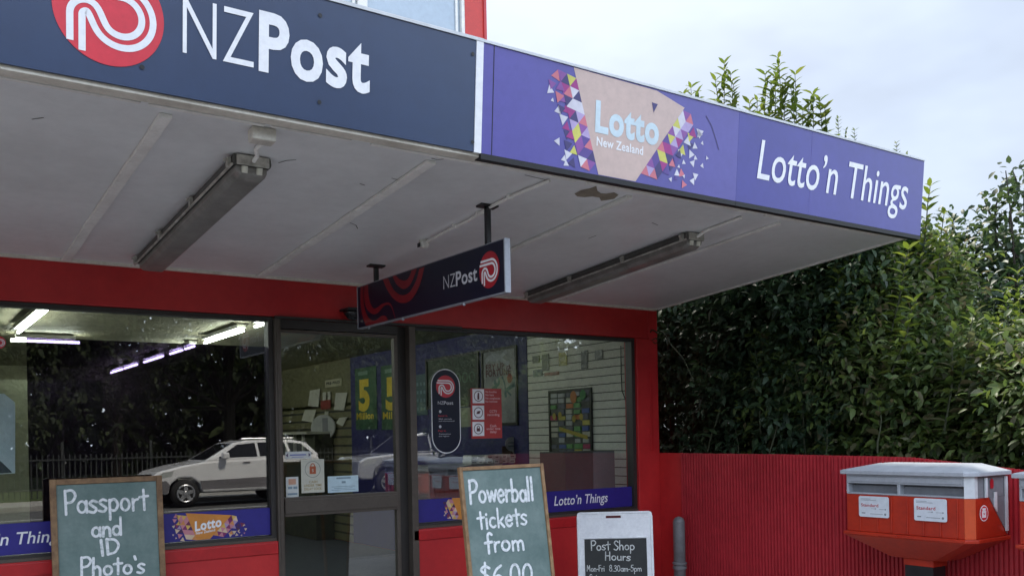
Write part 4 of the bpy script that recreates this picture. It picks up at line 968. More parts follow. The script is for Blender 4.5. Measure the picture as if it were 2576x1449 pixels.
m = MB(); m.fbox(FD, cx_ - hv * .1, cx_ + hv * .1, v_[0] + hv * .56, v_[0] + hv * .79, h + .0002, h + .0006); ribbon(m, FD, circ(cx_, v_[0] + hv * .79, hv * .06, hv * .08, 0, 180), hv * .03, h + .0004, caps=False); m.build('padlock', mat('print_rust', (.42, .09, .03), .6), t)
m = MB(); put_text(m, FD, '$', cx_ - hv * .03, cx_ + hv * .03, v_[0] + hv * .625, hv * .09, h + .001); m.build('lettering', STC, t)
m = MB(); put_text(m, FD, 'CASH', cx_ - hv * .12, cx_ + hv * .14, v_[0] + hv * .29, hv * .075, h + .0004, bold=.02); m.build('lettering', mat('print_ochre', (.30, .22, .08), .6), t); m = MB(); put_text(m, FD, 'UNDER TIME', cx_ - hv * .28, cx_ + hv * .28, v_[0] + hv * .185, hv * .075, h + .0004, bold=.02); m.build('lettering', MATS['print_ochre'], t); m = MB(); put_text(m, FD, 'DELAY LOCK', cx_ - hv * .28, cx_ + hv * .28, v_[0] + hv * .08, hv * .075, h + .0004, bold=.02); m.build('lettering', mat('print_ochre', (.30, .22, .08), .6), t)
t, u_, v_, h = rect('door_sticker', 'pale blue landscape notice sticker low on the door glass', FD, gd, (398, 1195), (627, 1305), STB, group=GD)
bars(FD, t, u_, v_, h, [(.28, .75, .82, .92), (.45, .58, .55, .68), (.12, .9, .34, .37), (.2, .8, .24, .27), (.12, .9, .14, .17)], mat('print_slate', (.2, .28, .34), .6))
t, u_, v_, h = rect('door_sticker', 'small white upright sticker with orange square, low on the door glass', FD, gd, (88, 1200), (183, 1345), STW, group=GD)
bars(FD, t, u_, v_, h, [(.2, .8, .62, .9)], mat('print_peach', (.55, .30, .2), .6), 'square'); bars(FD, t, u_, v_, h, [(.15, .5, .40, .52), (.58, .9, .40, .52), (.1, .9, .1, .2)], MATS['print_slate'])
# navy oval and red notice on the right window
z7b = lambda x, y: ((1130 + x / 5.3667) * .94428, (960 + y / 5.3667) * .94428)
t = thing('oval_window_sign', 'navy pill-shaped sign with white outline and red emblem on the shop glass', 'sign', tuple(onY(1121, 1138, .046)))
lft, rgt = g1_(*z7b(103, 700))[0], g1_(*z7b(517, 700))[0]; tz, bz = g1_(*z7b(310, 122))[1], g1_(*z7b(310, 1328))[1]; hw = (rgt - lft) / 2; cx_ = (lft + rgt) / 2
pill = lambda d: [(cx_ + (hw - d) * math.cos(R_(a)), tz - hw + (hw - d) * math.sin(R_(a))) for a in range(0, 181, 8)] + [(cx_ + (hw - d) * math.cos(R_(a)), bz + hw + (hw - d) * math.sin(R_(a))) for a in range(180, 361, 8)]
m = MB(); m.poly(F1, pill(0), 0, .0008); m.build('white_outline', WHITE, t)
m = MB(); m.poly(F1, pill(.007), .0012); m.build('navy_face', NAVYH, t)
ec = g1_(*z7b(308, 372)); emblem(F1, cx_, ec[1], hw * .66, t, .0016)
a = g1_(*z7b(195, 628)); b = g1_(*z7b(415, 628)); md = a[0] + (b[0] - a[0]) * .38
m = MB(); put_text(m, F1, 'NZ', a[0], md - .002, a[1], .026, .0018); put_text(m, F1, 'Post', md, b[0], a[1], .026, .0018, bold=.02); m.build('lettering', WHITED, t)
m = MB()
for y in (730, 945): c = g1_(*z7b(228, y)); disc(m, F1, c[0], c[1], .011, .011, .0018, 16)
m.build('icon', WHITED, t)
for (txt, x0, x1, y, m_) in (('Send it.', 200, 335, 800, LOGOR), ('Pay it.', 200, 315, 1015, LOGOR), ('Mail, parcels', 208, 395, 842, WHITED), ('and international', 208, 430, 872, WHITED), ('Transactions', 208, 380, 1058, WHITED), ('and register', 208, 360, 1088, WHITED)):
    a = g1_(*z7b(x0, y)); b = g1_(*z7b(x1, y)); m = MB(); put_text(m, F1, txt, a[0], b[0], a[1], .0115 if m_ is LOGOR else .0085, .0018, bold=.01); m.build('small_print', m_, t)
t, u_, v_, h = rect('window_notice', 'red notice with three white pictogram squares next to pill-shaped navy sign', F1, g1_, (662, 398), (1115, 1108), mat('notice_red', (.40, .03, .028), .45), z=z7b, cat='notice')
w_ = u_[1] - u_[0]; hv = v_[1] - v_[0]
for k, (y0, y1) in enumerate(((410, 610), (645, 845), (875, 1080))):
    a, b = g1_(*z7b(692, y1)), g1_(*z7b(855, y0)); m = MB(); m.fbox(F1, a[0], b[0], a[1], b[1], h + .0002, h + .0006); sq = m.build('white_square', WHITE, t)
    cx_, cy_ = (a[0] + b[0]) / 2, (a[1] + b[1]) / 2; r_ = (b[0] - a[0]) * .36
    m = MB(); ring(m, F1, cx_, cy_, r_, .006, h + .001)
    if k == 0: m.fbox(F1, cx_ - r_ * .25, cx_ + r_ * .2, cy_ - r_ * .7, cy_ + r_ * .25, h + .0008, h + .0011); disc(m, F1, cx_, cy_ + r_ * .45, r_ * .22, r_ * .25, h + .0011, 14)
    if k == 1: m.poly(F1, [(cx_ - r_ * .5, cy_ - r_ * .25), (cx_ + r_ * .25, cy_ - r_ * .25), (cx_ + r_ * .55, cy_ + r_ * .35), (cx_ - r_ * .2, cy_ + r_ * .3)], h + .0011)
    if k == 2: m.fbox(F1, cx_ - r_ * .4, cx_ + r_ * .4, cy_ - r_ * .5, cy_ + r_ * .15, h + .0008, h + .0011); ribbon(m, F1, circ(cx_, cy_ + r_ * .15, r_ * .28, r_ * .4, 0, 180), r_ * .16, h + .0012, caps=False)
    m.build('pictogram', mat('print_maroon', (.10, .03, .035), .6), sq)
m = MB()
for (txt, x0, x1, y, c) in (('No hoodies', 875, 1035, 460, .016), ('No hats', 875, 995, 505, .016), ('No sunglasses', 875, 1085, 552, .016), ('No helmets', 875, 1045, 598, .016), ('CCTV', 935, 1040, 745, .021), ('recording', 905, 1075, 790, .019), ('Cash', 940, 1030, 950, .02), ('under time', 892, 1088, 990, .018), ('delay', 940, 1035, 1035, .02)):
    a = g1_(*z7b(x0, y)); b = g1_(*z7b(x1, y)); m = MB(); put_text(m, F1, txt, a[0], b[0], a[1], c, h + .0006, bold=.02); m.build('lettering', mat('print_pink', (.72, .45, .45), .6), t)

# ================================================================== things inside the shop
FW_ = fX(XI - .022); gw = fpix(FW_)
z7 = lambda x, y: ((1080 + x / 2.587) * .94428, (840 + y / 2.587) * .94428)
def wposter(name, label, pts, m_, z, cat='poster', frame_m=None, F=FW_, g=gw, group=None, fr_w=.03):
    P = [g(*z(*p)) for p in pts]; us = [p[0] for p in P]; vs_ = [p[1] for p in P]; u0, u1, v0, v1 = min(us), max(us), min(vs_), max(vs_)
    t = thing(name, label, cat, tuple(F((u0 + u1) / 2, v0, 0)), group=group)
    m = MB(); m.fbox(F, u0, u1, v0, v1, .001, .006); m.build('sheet', m_, t)
    if frame_m:
        m = MB(); m.fbox(F, u0 - fr_w, u0 - .0005, v0 - fr_w, v1 + fr_w, .001, .02); m.fbox(F, u1 + .0005, u1 + fr_w, v0 - fr_w, v1 + fr_w, .001, .02); m.fbox(F, u0, u1, v1 + .0005, v1 + fr_w, .001, .0195); m.fbox(F, u0, u1, v0 - fr_w, v0 - .0005, .001, .0195); m.build('frame', frame_m, t)
    return t, u0, u1, v0, v1
# fry up poster, green jackpot board, teal board
t, u0, u1, v0, v1 = wposter('framed_poster', 'grey framed poster with bowl-like drawing and red words on navy wall', [(548, 745), (760, 225)], mat('poster_grey', (.30, .31, .32), .5, (.20, .21, .23), 5), z7, frame_m=BLKM)
m = MB(); put_text(m, FW_, 'FRY UP A', u0 + .08 * (u1 - u0), u0 + .85 * (u1 - u0), v0 + .74 * (v1 - v0), .07, .0068, bold=.02); put_text(m, FW_, 'FORTUNE', u0 + .08 * (u1 - u0), u0 + .85 * (u1 - u0), v0 + .655 * (v1 - v0), .07, .0068, bold=.03); m.build('lettering', mat('poster_maroon', (.10, .02, .03), .6), t)
m = MB(); disc(m, FW_, u0 + .82 * (u1 - u0), v0 + .6 * (v1 - v0), .05, .05, .0075); m.build('red_spot', mat('poster_red', (.3, .03, .03), .6), t)
m = MB(); rr = random.Random(2)
for k in range(7):
    x = u0 + (.1 + .8 * rr.random()) * (u1 - u0); y = v0 + (.05 + .45 * rr.random()) * (v1 - v0); pts = catmull([(x + rr.uniform(-.12, .12), y + .07 * i - .1) for i in range(4)])
    ribbon(m, FW_, [(min(max(p[0], u0 + .02), u1 - .02), max(p[1], v0 + .02)) for p in pts], .02 + .03 * rr.random(), .0066 + .0002 * k, caps=False)
m.build('drawn_stroke', mat('poster_teal', (.06, .14, .17), .6), t)
m = MB(); ribbon(m, FW_, [(u0 + .05 + .05 * i, v0 + (v1 - v0) * (.87 + .07 * math.sin(i * .5))) for i in range(int((u1 - u0 - .1) / .05))], .05, .0069, caps=False); ribbon(m, FW_, [(u0 + .1 + .04 * i, v0 + (v1 - v0) * (.93 - .05 * math.sin(i * .45))) for i in range(int((u1 - u0 - .2) / .04))], .04, .0072, caps=False); m.build('drawn_stroke', mat('poster_pale', (.42, .45, .50), .6), t)
t, u0, u1, v0, v1 = wposter('jackpot_board', 'dark green jackpot board with pale figures behind oval sign', [(160, 630), (500, 265)], mat('board_green', (.020, .045, .024), .5, (.014, .032, .018), 4), z7, cat='board', frame_m=BLKM)
m = MB(); put_text(m, FW_, '1,000', u0 + .42 * (u1 - u0), u0 + .95 * (u1 - u0), v0 + .44 * (v1 - v0), .13, .0068); m.build('lettering', mat('board_sage', (.10, .18, .12), .6), t)
m = MB(); m.fbox(FW_, u0 + .3, u1 - .02, v0 - .26, v0 - .04, .001, .006); m.build('pale_card', mat('card_sage', (.28, .30, .24), .6), t)
t, u0, u1, v0, v1 = wposter('teal_board', 'teal board of small pale marks, half hidden by the oval window sign', [(72, 690), (150, 400)], mat('board_teal', (.055, .12, .14), .5, (.04, .09, .11), 6), z7, cat='board')
m = MB()
for i in range(4):
    for j in range(3): m.fbox(FW_, u0 + (u1 - u0) * (.15 + .28 * j), u0 + (u1 - u0) * (.3 + .28 * j), v0 + (v1 - v0) * (.12 + .2 * i), v0 + (v1 - v0) * (.2 + .2 * i), .0061, .0066)
m.build('mark', mat('mark_sky', (.16, .26, .30), .6), t)
# jackpot posters through the door
for k, (x0, x1, y0, y1, lab) in enumerate(((612, 760, 372, 850, 'dark green poster with whole yellow 5 Million, beside olive slat wall'), (805, 1000, 345, 850, 'dark green 5 Million poster cut off by the dark door stile'))):
    t, u0, u1, v0, v1 = wposter('jackpot_poster', lab, [(x0, y1), (x1, y0)], mat('poster_green', (.03, .12, .055), .5, (.02, .085, .04), 3), z6, group='jackpot posters')
    wdt, hv = u1 - u0, v1 - v0
    m = MB(); put_text(m, FW_, '5', u0 + wdt * .16, u0 + wdt * .68, v0 + hv * .33, hv * .48, .0068, bold=.05); m.build('lettering', mat('jackpot_yellow', (.80, .58, .03), .5), t); m = MB(); put_text(m, FW_, 'Million', u0 + wdt * .05, u0 + wdt * .85, v0 + hv * .17, hv * .11, .0068, bold=.03); m.build('lettering', mat('jackpot_yellow', (.80, .58, .03), .5), t)
    m = MB(); m.fbox(FW_, u0 + wdt * .15, u0 + wdt * .6, v0 + hv * .88, v0 + hv * .94, .0062, .0068); m.build('print', mat('print_sage', (.2, .32, .25), .6), t)
# papers and small items on the olive slat wall
FO = fX(XI - .014); go = fpix(FO)
OL = 'papers clipped on the olive slat wall'
for k, (q_, lab) in enumerate((([(262, 672), (340, 680), (352, 545), (278, 558)], 'tall cream sheet under the PRE-PAID notice, with crumpled sheet below it'), ([(455, 700), (530, 705), (555, 572), (470, 575)], 'largest cream sheet, between the red card and the navy wall'), ([(215, 780), (300, 795), (322, 700), (240, 700)], 'crumpled sheet below the tall cream sheet on olive slat wall'), ([(472, 800), (520, 822), (558, 752), (495, 760)], 'small tilted sheet by the navy wall, beside the oval pad'), ([(384, 780), (410, 780), (415, 712), (388, 712)], 'narrow white tag hanging above the oval pad'))):
    P = [go(*z6(*p)) for p in q_]; t = thing('paper_sheet', lab, 'paper', tuple(FO(P[0][0], P[0][1], .02)), group=OL)
    m = MB(); m.poly(FO, P, .02, .024); m.build('sheet', PAPER, t)
P = [go(*z6(358, 700)), go(*z6(428, 625))]; t = thing('red_card', 'small red card with two pale tabs on the olive slat wall', 'card', tuple(FO(P[0][0], P[0][1], .02)))
m = MB(); m.fbox(FO, P[0][0], P[1][0], P[0][1], P[1][1], .018, .024); m.build('card', mat('card_red', (.30, .04, .03), .6), t)
m = MB(); m.fbox(FO, P[0][0] + .08, P[0][0] + .2, P[1][1], P[1][1] + .12, .018, .024); m.fbox(FO, P[0][0] + .26, P[0][0] + .36, P[1][1], P[1][1] + .12, .018, .024); m.build('tab', PAPER, t)
P = [go(*z6(388, 537)), go(*z6(508, 465))]; t = thing('wall_notice', 'cream notice reading PRE-PAID on the olive slat wall', 'notice', tuple(FO(P[0][0], P[0][1], .02)))
m = MB(); m.fbox(FO, P[0][0], P[1][0], P[0][1], P[1][1], .012, .02); m.build('sheet', mat('notice_cream', (.52, .50, .36), .6), t)
m = MB(); put_text(m, FO, 'PRE-PAID', P[0][0] + .05, P[1][0] - .05, P[0][1] + (P[1][1] - P[0][1]) * .35, (P[1][1] - P[0][1]) * .36, .0206, bold=.03); m.build('lettering', BLKM, t)
c = go(*z6(388, 832)); t = thing('oval_pad', 'pale oval pad lying on a shelf end behind door glass', 'pad', tuple(FO(c[0], c[1] - .2, .05)))
m = MB(); m.poly(FO, [(c[0] + .44 * math.cos(R_(a)), c[1] + .19 * math.sin(R_(a))) for a in range(0, 360, 12)], .045, .06); m.build('pad', mat('pad_white', (.55, .56, .58), .6), t)
m = MB(); m.fbox(FO, c[0] + .0, c[0] + .2, c[1] - .08, c[1] + .14, .0602, .062); m.build('grey_patch', mat('pad_grey', (.25, .26, .3), .6), t)
P = [go(*z6(80, 890)), go(*z6(445, 876))]; t = thing('shelf_rack', 'low display shelf with white edge and dark dividers behind door glass', 'shelf', tuple(FO(P[0][0], 0.05, .2)))
m = MB(); m.fbox(FO, P[0][0], P[1][0], P[0][1], P[0][1] + .035, .02, .42); m.build('shelf_edge', PAPER, t)
m = MB(); m.fbox(FO, P[0][0], P[1][0], .06, P[0][1] - .001, .02, .30); m.build('shelf_body', mat('shelf_dark', (.03, .03, .025), .6, (.06, .065, .04), 6), t)
m = MB()
for k in range(5): x = P[0][0] + (P[1][0] - P[0][0]) * (.12 + .17 * k); m.fbox(FO, x, x + .03, P[0][1] - .35, P[0][1] - .001, .301, .34)
m.build('divider', PAPER, t)
# framed rack of coloured magazines on the cream slat wall
FC = fX(XI - .014); gc = fpix(FC)
t, u0, u1, v0, v1 = wposter('magazine_rack', 'tall black framed rack packed with colourful cards on cream slat wall', [(1015, 1112), (1278, 512)], mat('rack_back', (.12, .13, .12), .6, (.06, .06, .06), 12), z7, cat='rack', frame_m=BLKM, F=FC, g=gc, fr_w=.022)
rr = random.Random(7); CC = [(.50, .53, .55), (.15, .16, .22), (.66, .58, .12), (.08, .14, .42), (.16, .42, .14), (.70, .22, .07), (.6, .6, .5), (.5, .05, .15)]
mbs = [MB() for _ in CC]; uw, vh = u1 - u0, v1 - v0
for i in range(15):
    for j in range(5):
        if rr.random() < .12: continue
        a, b = u0 + uw * (j + .08) / 5, v0 + vh * (i + .1) / 15; mbs[rr.choice([0, 0, 1, 1, 6, 6, 2, 3, 4, 5, 7])].fbox(FC, a, a + uw * rr.uniform(.13, .18), b, b + vh * rr.uniform(.04, .058), .0064, .012 + rr.random() * .01)
for k, m in enumerate(mbs): m.build('card_pack', mat('pack_%d' % k, CC[k], .5, None, 30), t)
m = MB()
for (x, y) in ((.12, .72), (.27, .73), (.62, .68), (.8, .7)): disc(m, FC, u0 + uw * x, v0 + vh * y, .028, .034, .0235, 16)
m.build('yellow_disc', mat('disc_yellow', (.50, .40, .05), .5), t)
m = MB(); disc(m, FC, u0 + uw * .62, v0 + vh * .93, .05, .06, .024, 12); m.build('orange_burst', mat('burst_orange', (.6, .2, .04), .5), t)
m = MB(); disc(m, FC, u0 + uw * .85, v0 + vh * .95, .045, .05, .0242, 12); m.build('green_burst', mat('burst_green', (.06, .3, .08), .5), t)
m = MB(); m.poly(FC, [(u0 + uw * .25, v0 + vh * .55), (u0 + uw * .95, v0 + vh * .44), (u0 + uw * .95, v0 + vh * .485), (u0 + uw * .25, v0 + vh * .595)], .0245); m.build('yellow_strip', MATS['disc_yellow'], t)
# packets hanging above it
for k, (x0, x1, y0, y1, c, lab) in enumerate(((880, 925, 275, 330, (.02, .02, .025), 'short black packet next to the navy wall, above the magazine rack'), (945, 990, 265, 385, (.03, .03, .035), 'tall black packet between the short black one and the yellow one'), (1060, 1115, 250, 350, (.42, .38, .06), 'yellow-green packet high on cream slat wall'), (1215, 1258, 240, 370, (.02, .02, .022), 'tallest black packet, hanging directly over the magazine rack'), (1310, 1362, 235, 305, (.03, .03, .03), 'short black packet next to the drooping cable'), (960, 1060, 385, 420, (.30, .08, .05), 'low reddish packet under the black ones'), (885, 945, 370, 425, (.10, .16, .22), 'blue-grey packet hanging below the short black one'))):
    wposter('hanging_packet', lab, [(x0, y1), (x1, y0)], mat('packet_%d' % k, c, .35, tuple(v * .6 for v in c), 20), z7, cat='packet', F=FC, g=gc, group='packets hanging on the cream slat wall')
t = thing('power_cable', 'thin dark cable drooping down the cream slat wall', 'cable', tuple(FC(*gc(*z7(1500, 700)), .02)))
m = MB(); m.tube([FC(*gc(*z7(*p)), .012) for p in ((1492, 210), (1494, 400), (1500, 520), (1530, 600), (1560, 690))], .005, 6); m.build('cable', BLKM, t)
# charcoal cabinet behind the right window
cb = onY(*z7(1290, 935), .42); zt = cb[2]
xl = onY(*z7(1095, 1060), .42)[0]; xr_ = onY(*z7(1520, 1060), .42)[0]
t = thing('display_cabinet', 'charcoal cabinet in a shaded and a lit tone close behind shop glass beside the corner post', 'cabinet', ((xl + xr_) / 2, .5, .05))
MB().box((xl, .42, .06), (xr_, .78, zt)).build('carcass', DKCAB, t, bevel=.004)
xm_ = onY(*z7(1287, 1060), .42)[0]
MB().box((xl + .002, .404, .08), (xm_ - .002, .419, zt - .004)).build('face_panel', mat('cab_shaded_face', (.085, .083, .092), .5), t, bevel=.002)  # darker face of the box corner, its shade put into the colour
MB().box((xm_ + .002, .404, .08), (xr_ - .002, .419, zt - .004)).build('face_panel', mat('cab_lit_face', (.22, .23, .26), .5), t, bevel=.002)  # lighter face of the box corner, its light put into the colour
# counter and white cartons
yc = 1.5
ct = thing('shop_counter', 'pale grey service counter with drawer fronts, under the oval window sign', 'counter', (4.2, yc + .3, .05))
ca_, cb2 = onY(*z7(165, 1000), yc), onY(*z7(640, 1040), yc)
x0, x1 = ca_[0], cb2[0]; zt = onY(*z7(300, 1035), yc)[2]
MB().box((x0, yc, .06), (x1, yc + .6, zt - .05)).build('body', COUNT, ct, bevel=.005)
MB().box((x0 - .03, yc - .03, zt - .049), (x1 + .03, yc + .62, zt)).build('top', mat('counter_top', (.36, .38, .44), .35), ct, bevel=.004)
m = MB()
for k in range(3): m.box((x0 + .04, yc - .012, zt - .12 - .13 * (k + 1)), (x0 + .42, yc - .001, zt - .08 - .13 * k - .02))
m.build('drawer', mat('drawer_grey', (.24, .25, .30), .45), ct, bevel=.003)
MB().box((x0 + .6, yc - .01, .3), (x0 + .95, yc - .001, zt - .1)).build('notice_panel', mat('panel_plum', (.05, .04, .07), .5), ct)
MB().box((x0 + .66, yc - .013, .45), (x0 + .86, yc - .0105, zt - .2)).build('notice_sheet', PAPER, ct)
for k, (a, b, c, d) in enumerate(((448, 508, 955, 1035), (500, 545, 970, 1035), (557, 612, 955, 1030), (608, 655, 958, 1028), (660, 705, 975, 1025), (712, 765, 960, 1022))):
    p = onY(*z7((a + b) / 2, d), yc + .1); p2 = onY(*z7(a, c), yc + .1); p3 = onY(*z7(b, c), yc + .1); ww = (p3[0] - p2[0]) * .4
    lab = ['tall white carton pile at the counter end under the red notice', 'low white carton pile next to the end pile under the red notice', 'tall white carton pile beside the low pile, mid row', 'medium white carton pile between the tall mid pile and shortest pile', 'shortest white carton pile on the counter', 'white carton pile below the white speech bubble stand'][k]
    t = thing('carton_pile', lab, 'carton', (p[0], yc + .15, zt), group='white carton piles on the counter')
    n = max(2, int((p2[2] - zt) / .045))
    for i in range(n):
        mm = MB().box((p[0] - ww, yc + .1 - .01 * i, zt + .045 * i + .001), (p[0] + ww - .004, yc + .26 - .01 * i, zt + .045 * i + .042)); mm.build('carton', mat('carton_white', (.85, .87, .86), .6), t, bevel=.002)
        MB().box((p[0] - ww + .01, yc + .0985 - .01 * i, zt + .045 * i + .014), (p[0] + ww - .02, yc + .0995 - .01 * i, zt + .045 * i + .024)).build('print', mat('carton_print', (.15, .17, .18), .6), t)
p = onY(*z7(735, 985), yc + .5); q_ = onY(*z7(735, 885), yc + .5)
t = thing('bubble_stand', 'dark red card stand topped by a white speech bubble above cartons', 'card stand', (p[0], yc + .5, zt))
Fb = fY(yc + .5); gb = fpix(Fb); c = gb(*z7(733, 885))
m = MB(); m.fbox(Fb, c[0] - .12, c[0] + .12, zt + .001, c[1] - .02, -.01, 0); m.build('card', mat('card_wine', (.07, .015, .025), .5), t)
m = MB(); m.poly(Fb, [(c[0] + .085 * math.cos(R_(a)), c[1] + .075 * math.sin(R_(a))) for a in range(-60, 280, 15)] + [(c[0] + .02, c[1] - .11)], .001, .008); m.build('bubble', mat('bubble_white', (.5, .5, .52), .5), t)
m = MB(); m.fbox(Fb, c[0] - .05, c[0] + .05, c[1] + .005, c[1] + .02, .0083, .009); m.fbox(Fb, c[0] - .05, c[0] + .05, c[1] - .03, c[1] - .015, .0083, .009); m.build('print', GTXT, t)

# fluorescent tubes on the ceiling
TUBE = emit('tube_white', (.93, 1.0, .93), 16.0); FIT = mat('fitting_white', (.55, .55, .5), .5)
def tube_light(a, b, lab):
    a, b = np.array(a), np.array(b); c = (a + b) / 2; t = thing('fluorescent_lamp', lab, 'lamp', tuple(c), group='fluorescent lamps inside the shop')
    d = (b - a) / np.linalg.norm(b - a); s_ = np.array((-d[1], d[0], 0)); F = lambda u, v, w_=0.0: a + d * u + s_ * v + np.array((0, 0, w_)); L = np.linalg.norm(b - a)
    m = MB(); m.fbox(F, .04, L - .04, -.045, .045, .028, .065); m.build('fitting', FIT, t, bevel=.004)
    m = MB(); m.tube([a, b], .014, 8); m.build('tube', TUBE, t)
ZL = 2.58
tube_light((1.16, 2.15, ZL), (1.16, 3.85, ZL), 'lit lamp running inward over the pale blue poster')
tube_light((1.18, 4.6, ZL), (1.82, 4.6, ZL), 'lit lamp lying across the shop, its end crossing the dark film edge')
tube_light((1.30, 1.35, ZL), (1.30, 2.0, ZL), 'short lit lamp cut off by the red beam, close to the glass')
for k, (y0, y1, lab) in enumerate(((2.05, 2.5, 'first lit lamp of the receding row, touching the door jamb in view'), (2.85, 4.1, 'long warm lit lamp, second of the receding row'), (4.5, 4.85, 'third lit lamp of the receding row'), (5.0, 5.5, 'fourth lit lamp of the receding row'), (5.85, 6.8, 'fifth lit lamp of the receding row, thick violet through film'), (7.2, 7.95, 'sixth lit lamp of the receding row'), (8.1, 8.85, 'last and lowest lit lamp of the receding row'))):
    tube_light((2.98, y0, ZL), (2.98, y1, ZL), lab)

# ================================================================== foliage
NR = np.random.default_rng(5)
def leaf_tpl(L, wd, droop, fold):
    rows = [0.0, .3, .65, 1.0]; ws = [0.0, .85, .75, 0.0]; V = []; 
    V.append((0, 0, 0))
    for t, k in zip(rows[1:3], ws[1:3]):
        z = -droop * t * t * L
        V += [(t * L, -wd * k / 2, z + fold * wd * k), (t * L, 0, z), (t * L, wd * k / 2, z + fold * wd * k)]
    V.append((L, 0, -droop * L))
    T = [(0, 1, 2), (0, 2, 3), (1, 4, 5), (1, 5, 2), (2, 5, 6), (2, 6, 3), (4, 7, 5), (5, 7, 6)]
    return np.array(V), np.array(T)
def rot_to(d, roll):
    d = d / np.linalg.norm(d, axis=1, keepdims=True); a = np.tile(np.array([0, 0, 1.0]), (len(d), 1)); s = np.cross(a, d); ln = np.linalg.norm(s, axis=1, keepdims=True)
    s = np.where(ln < 1e-4, np.array([1.0, 0, 0]), s / np.maximum(ln, 1e-6)); u = np.cross(d, s)
    c, sn = np.cos(roll)[:, None], np.sin(roll)[:, None]; s2 = s * c + u * sn; u2 = -s * sn + u * c
    return np.stack([d, s2, u2], axis=2)
def leaves_mesh(pos, dirs, scale, tpl, roll=None):
    V, T = tpl; ok = ~((pos[:, 0] < 5.93) & (pos[:, 0] > 5) & (pos[:, 2] < 1.46) & (pos[:, 1] > -5)); pos, dirs, scale = pos[ok], dirs[ok], scale[ok]; roll = None if roll is None else roll[ok]; n = len(pos); roll = NR.normal(0, .5, n) if roll is None else roll
    Rm = rot_to(dirs, roll); P = np.einsum('nij,vj->nvi', Rm, V) * scale[:, None, None] + pos[:, None, :]
    F = T[None] + (np.arange(n) * len(V))[:, None, None]
    return P.reshape(-1, 3), F.reshape(-1, 3)
def np_mesh(name, parts, m, parent, smooth=False):
    vs = []; fs = []; o = 0
    for v, f in parts: vs.append(v); fs.append(f + o); o += len(v)
    v = np.concatenate(vs); f = np.concatenate(fs); loc = np.array(parent.location); v = v - loc
    me = bpy.data.meshes.new(name); me.vertices.add(len(v)); me.vertices.foreach_set('co', v.astype(np.float32).ravel())
    me.loops.add(f.size); me.loops.foreach_set('vertex_index', f.astype(np.int32).ravel()); me.polygons.add(len(f))
    me.polygons.foreach_set('loop_start', np.arange(0, f.size, 3, dtype=np.int32)); me.polygons.foreach_set('loop_total', np.full(len(f), 3, dtype=np.int32))
    if smooth: me.polygons.foreach_set('use_smooth', np.ones(len(f), dtype=bool))
    me.update(calc_edges=True); me.materials.append(m); o = link(bpy.data.objects.new(name, me)); o.parent = parent
    return o
def sprays(cent, out, n_leaf, L, tpl, spread=.9, droop=.32):
    """leaves arranged along short twigs: cent = twig bases (n,3), out = twig directions"""
    n = len(cent); out = out / np.linalg.norm(out, axis=1, keepdims=True); tw = L * NR.uniform(2.2, 4.2, n)
    pos = []; dr = []; sc = []
    side = np.cross(out, np.array([0, 0, 1.0]) + NR.normal(0, .2, (n, 3))); side /= np.linalg.norm(side, axis=1, keepdims=True) + 1e-6; up_ = np.cross(side, out)
    for k in range(n_leaf):
        t = (k + .5) / n_leaf; a = k * 2.4 + NR.uniform(-.4, .4, n)
        p = cent + out * (tw * t)[:, None] + np.array([0, 0, -1.0]) * (tw * t * t * .22)[:, None]
        r = side * np.cos(a)[:, None] + up_ * np.sin(a)[:, None]; op = spread * (1.15 - .75 * t)
        d = out * (1 - op * .5) + r * op + NR.normal(0, .34, (n, 3)) + np.array([0, 0, -droop])
        pos.append(p); dr.append(d); sc.append(NR.uniform(.42, 1.2, n) * (1.05 - .35 * t))
    V, F = leaves_mesh(np.concatenate(pos), np.concatenate(dr), np.concatenate(sc), tpl)
    return V, F
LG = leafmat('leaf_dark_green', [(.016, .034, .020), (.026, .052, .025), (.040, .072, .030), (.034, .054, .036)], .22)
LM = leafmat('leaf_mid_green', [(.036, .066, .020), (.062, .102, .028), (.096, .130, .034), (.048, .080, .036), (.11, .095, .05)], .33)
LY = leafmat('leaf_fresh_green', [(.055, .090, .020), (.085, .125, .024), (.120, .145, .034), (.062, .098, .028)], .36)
LF = leafmat('leaf_far_green', [(.055, .080, .045), (.085, .115, .060), (.115, .140, .075)], .35)
LR = leafmat('leaf_round_dark', [(.022, .040, .018), (.038, .062, .026), (.055, .085, .03)], .30)
LS = leafmat('leaf_street_tree', [(.016, .026, .010), (.028, .040, .014), (.045, .058, .020), (.02, .03, .016)], .2, .7)
def shell_pts(c, r, n, fill=.45, face=None):
    d = NR.normal(0, 1, (n * 3, 3)); d /= np.linalg.norm(d, axis=1, keepdims=True)
    if face is not None: d = d[(d @ np.array(face)) > -.25]
    d = d[d[:, 2] > -.75][:n]
    k = 1 - NR.random(len(d)) ** 1.6 * fill
    lump = 1 + .16 * np.sin(d[:, 0] * 5 + c[0] * 3) * np.cos(d[:, 1] * 6 + c[1] * 5) + .13 * np.sin(d[:, 2] * 7 + c[1] * 4)
    q = np.abs(d) ** .75 * np.sign(d)
    return np.array(c) + q * np.array(r) * (k * lump)[:, None], d
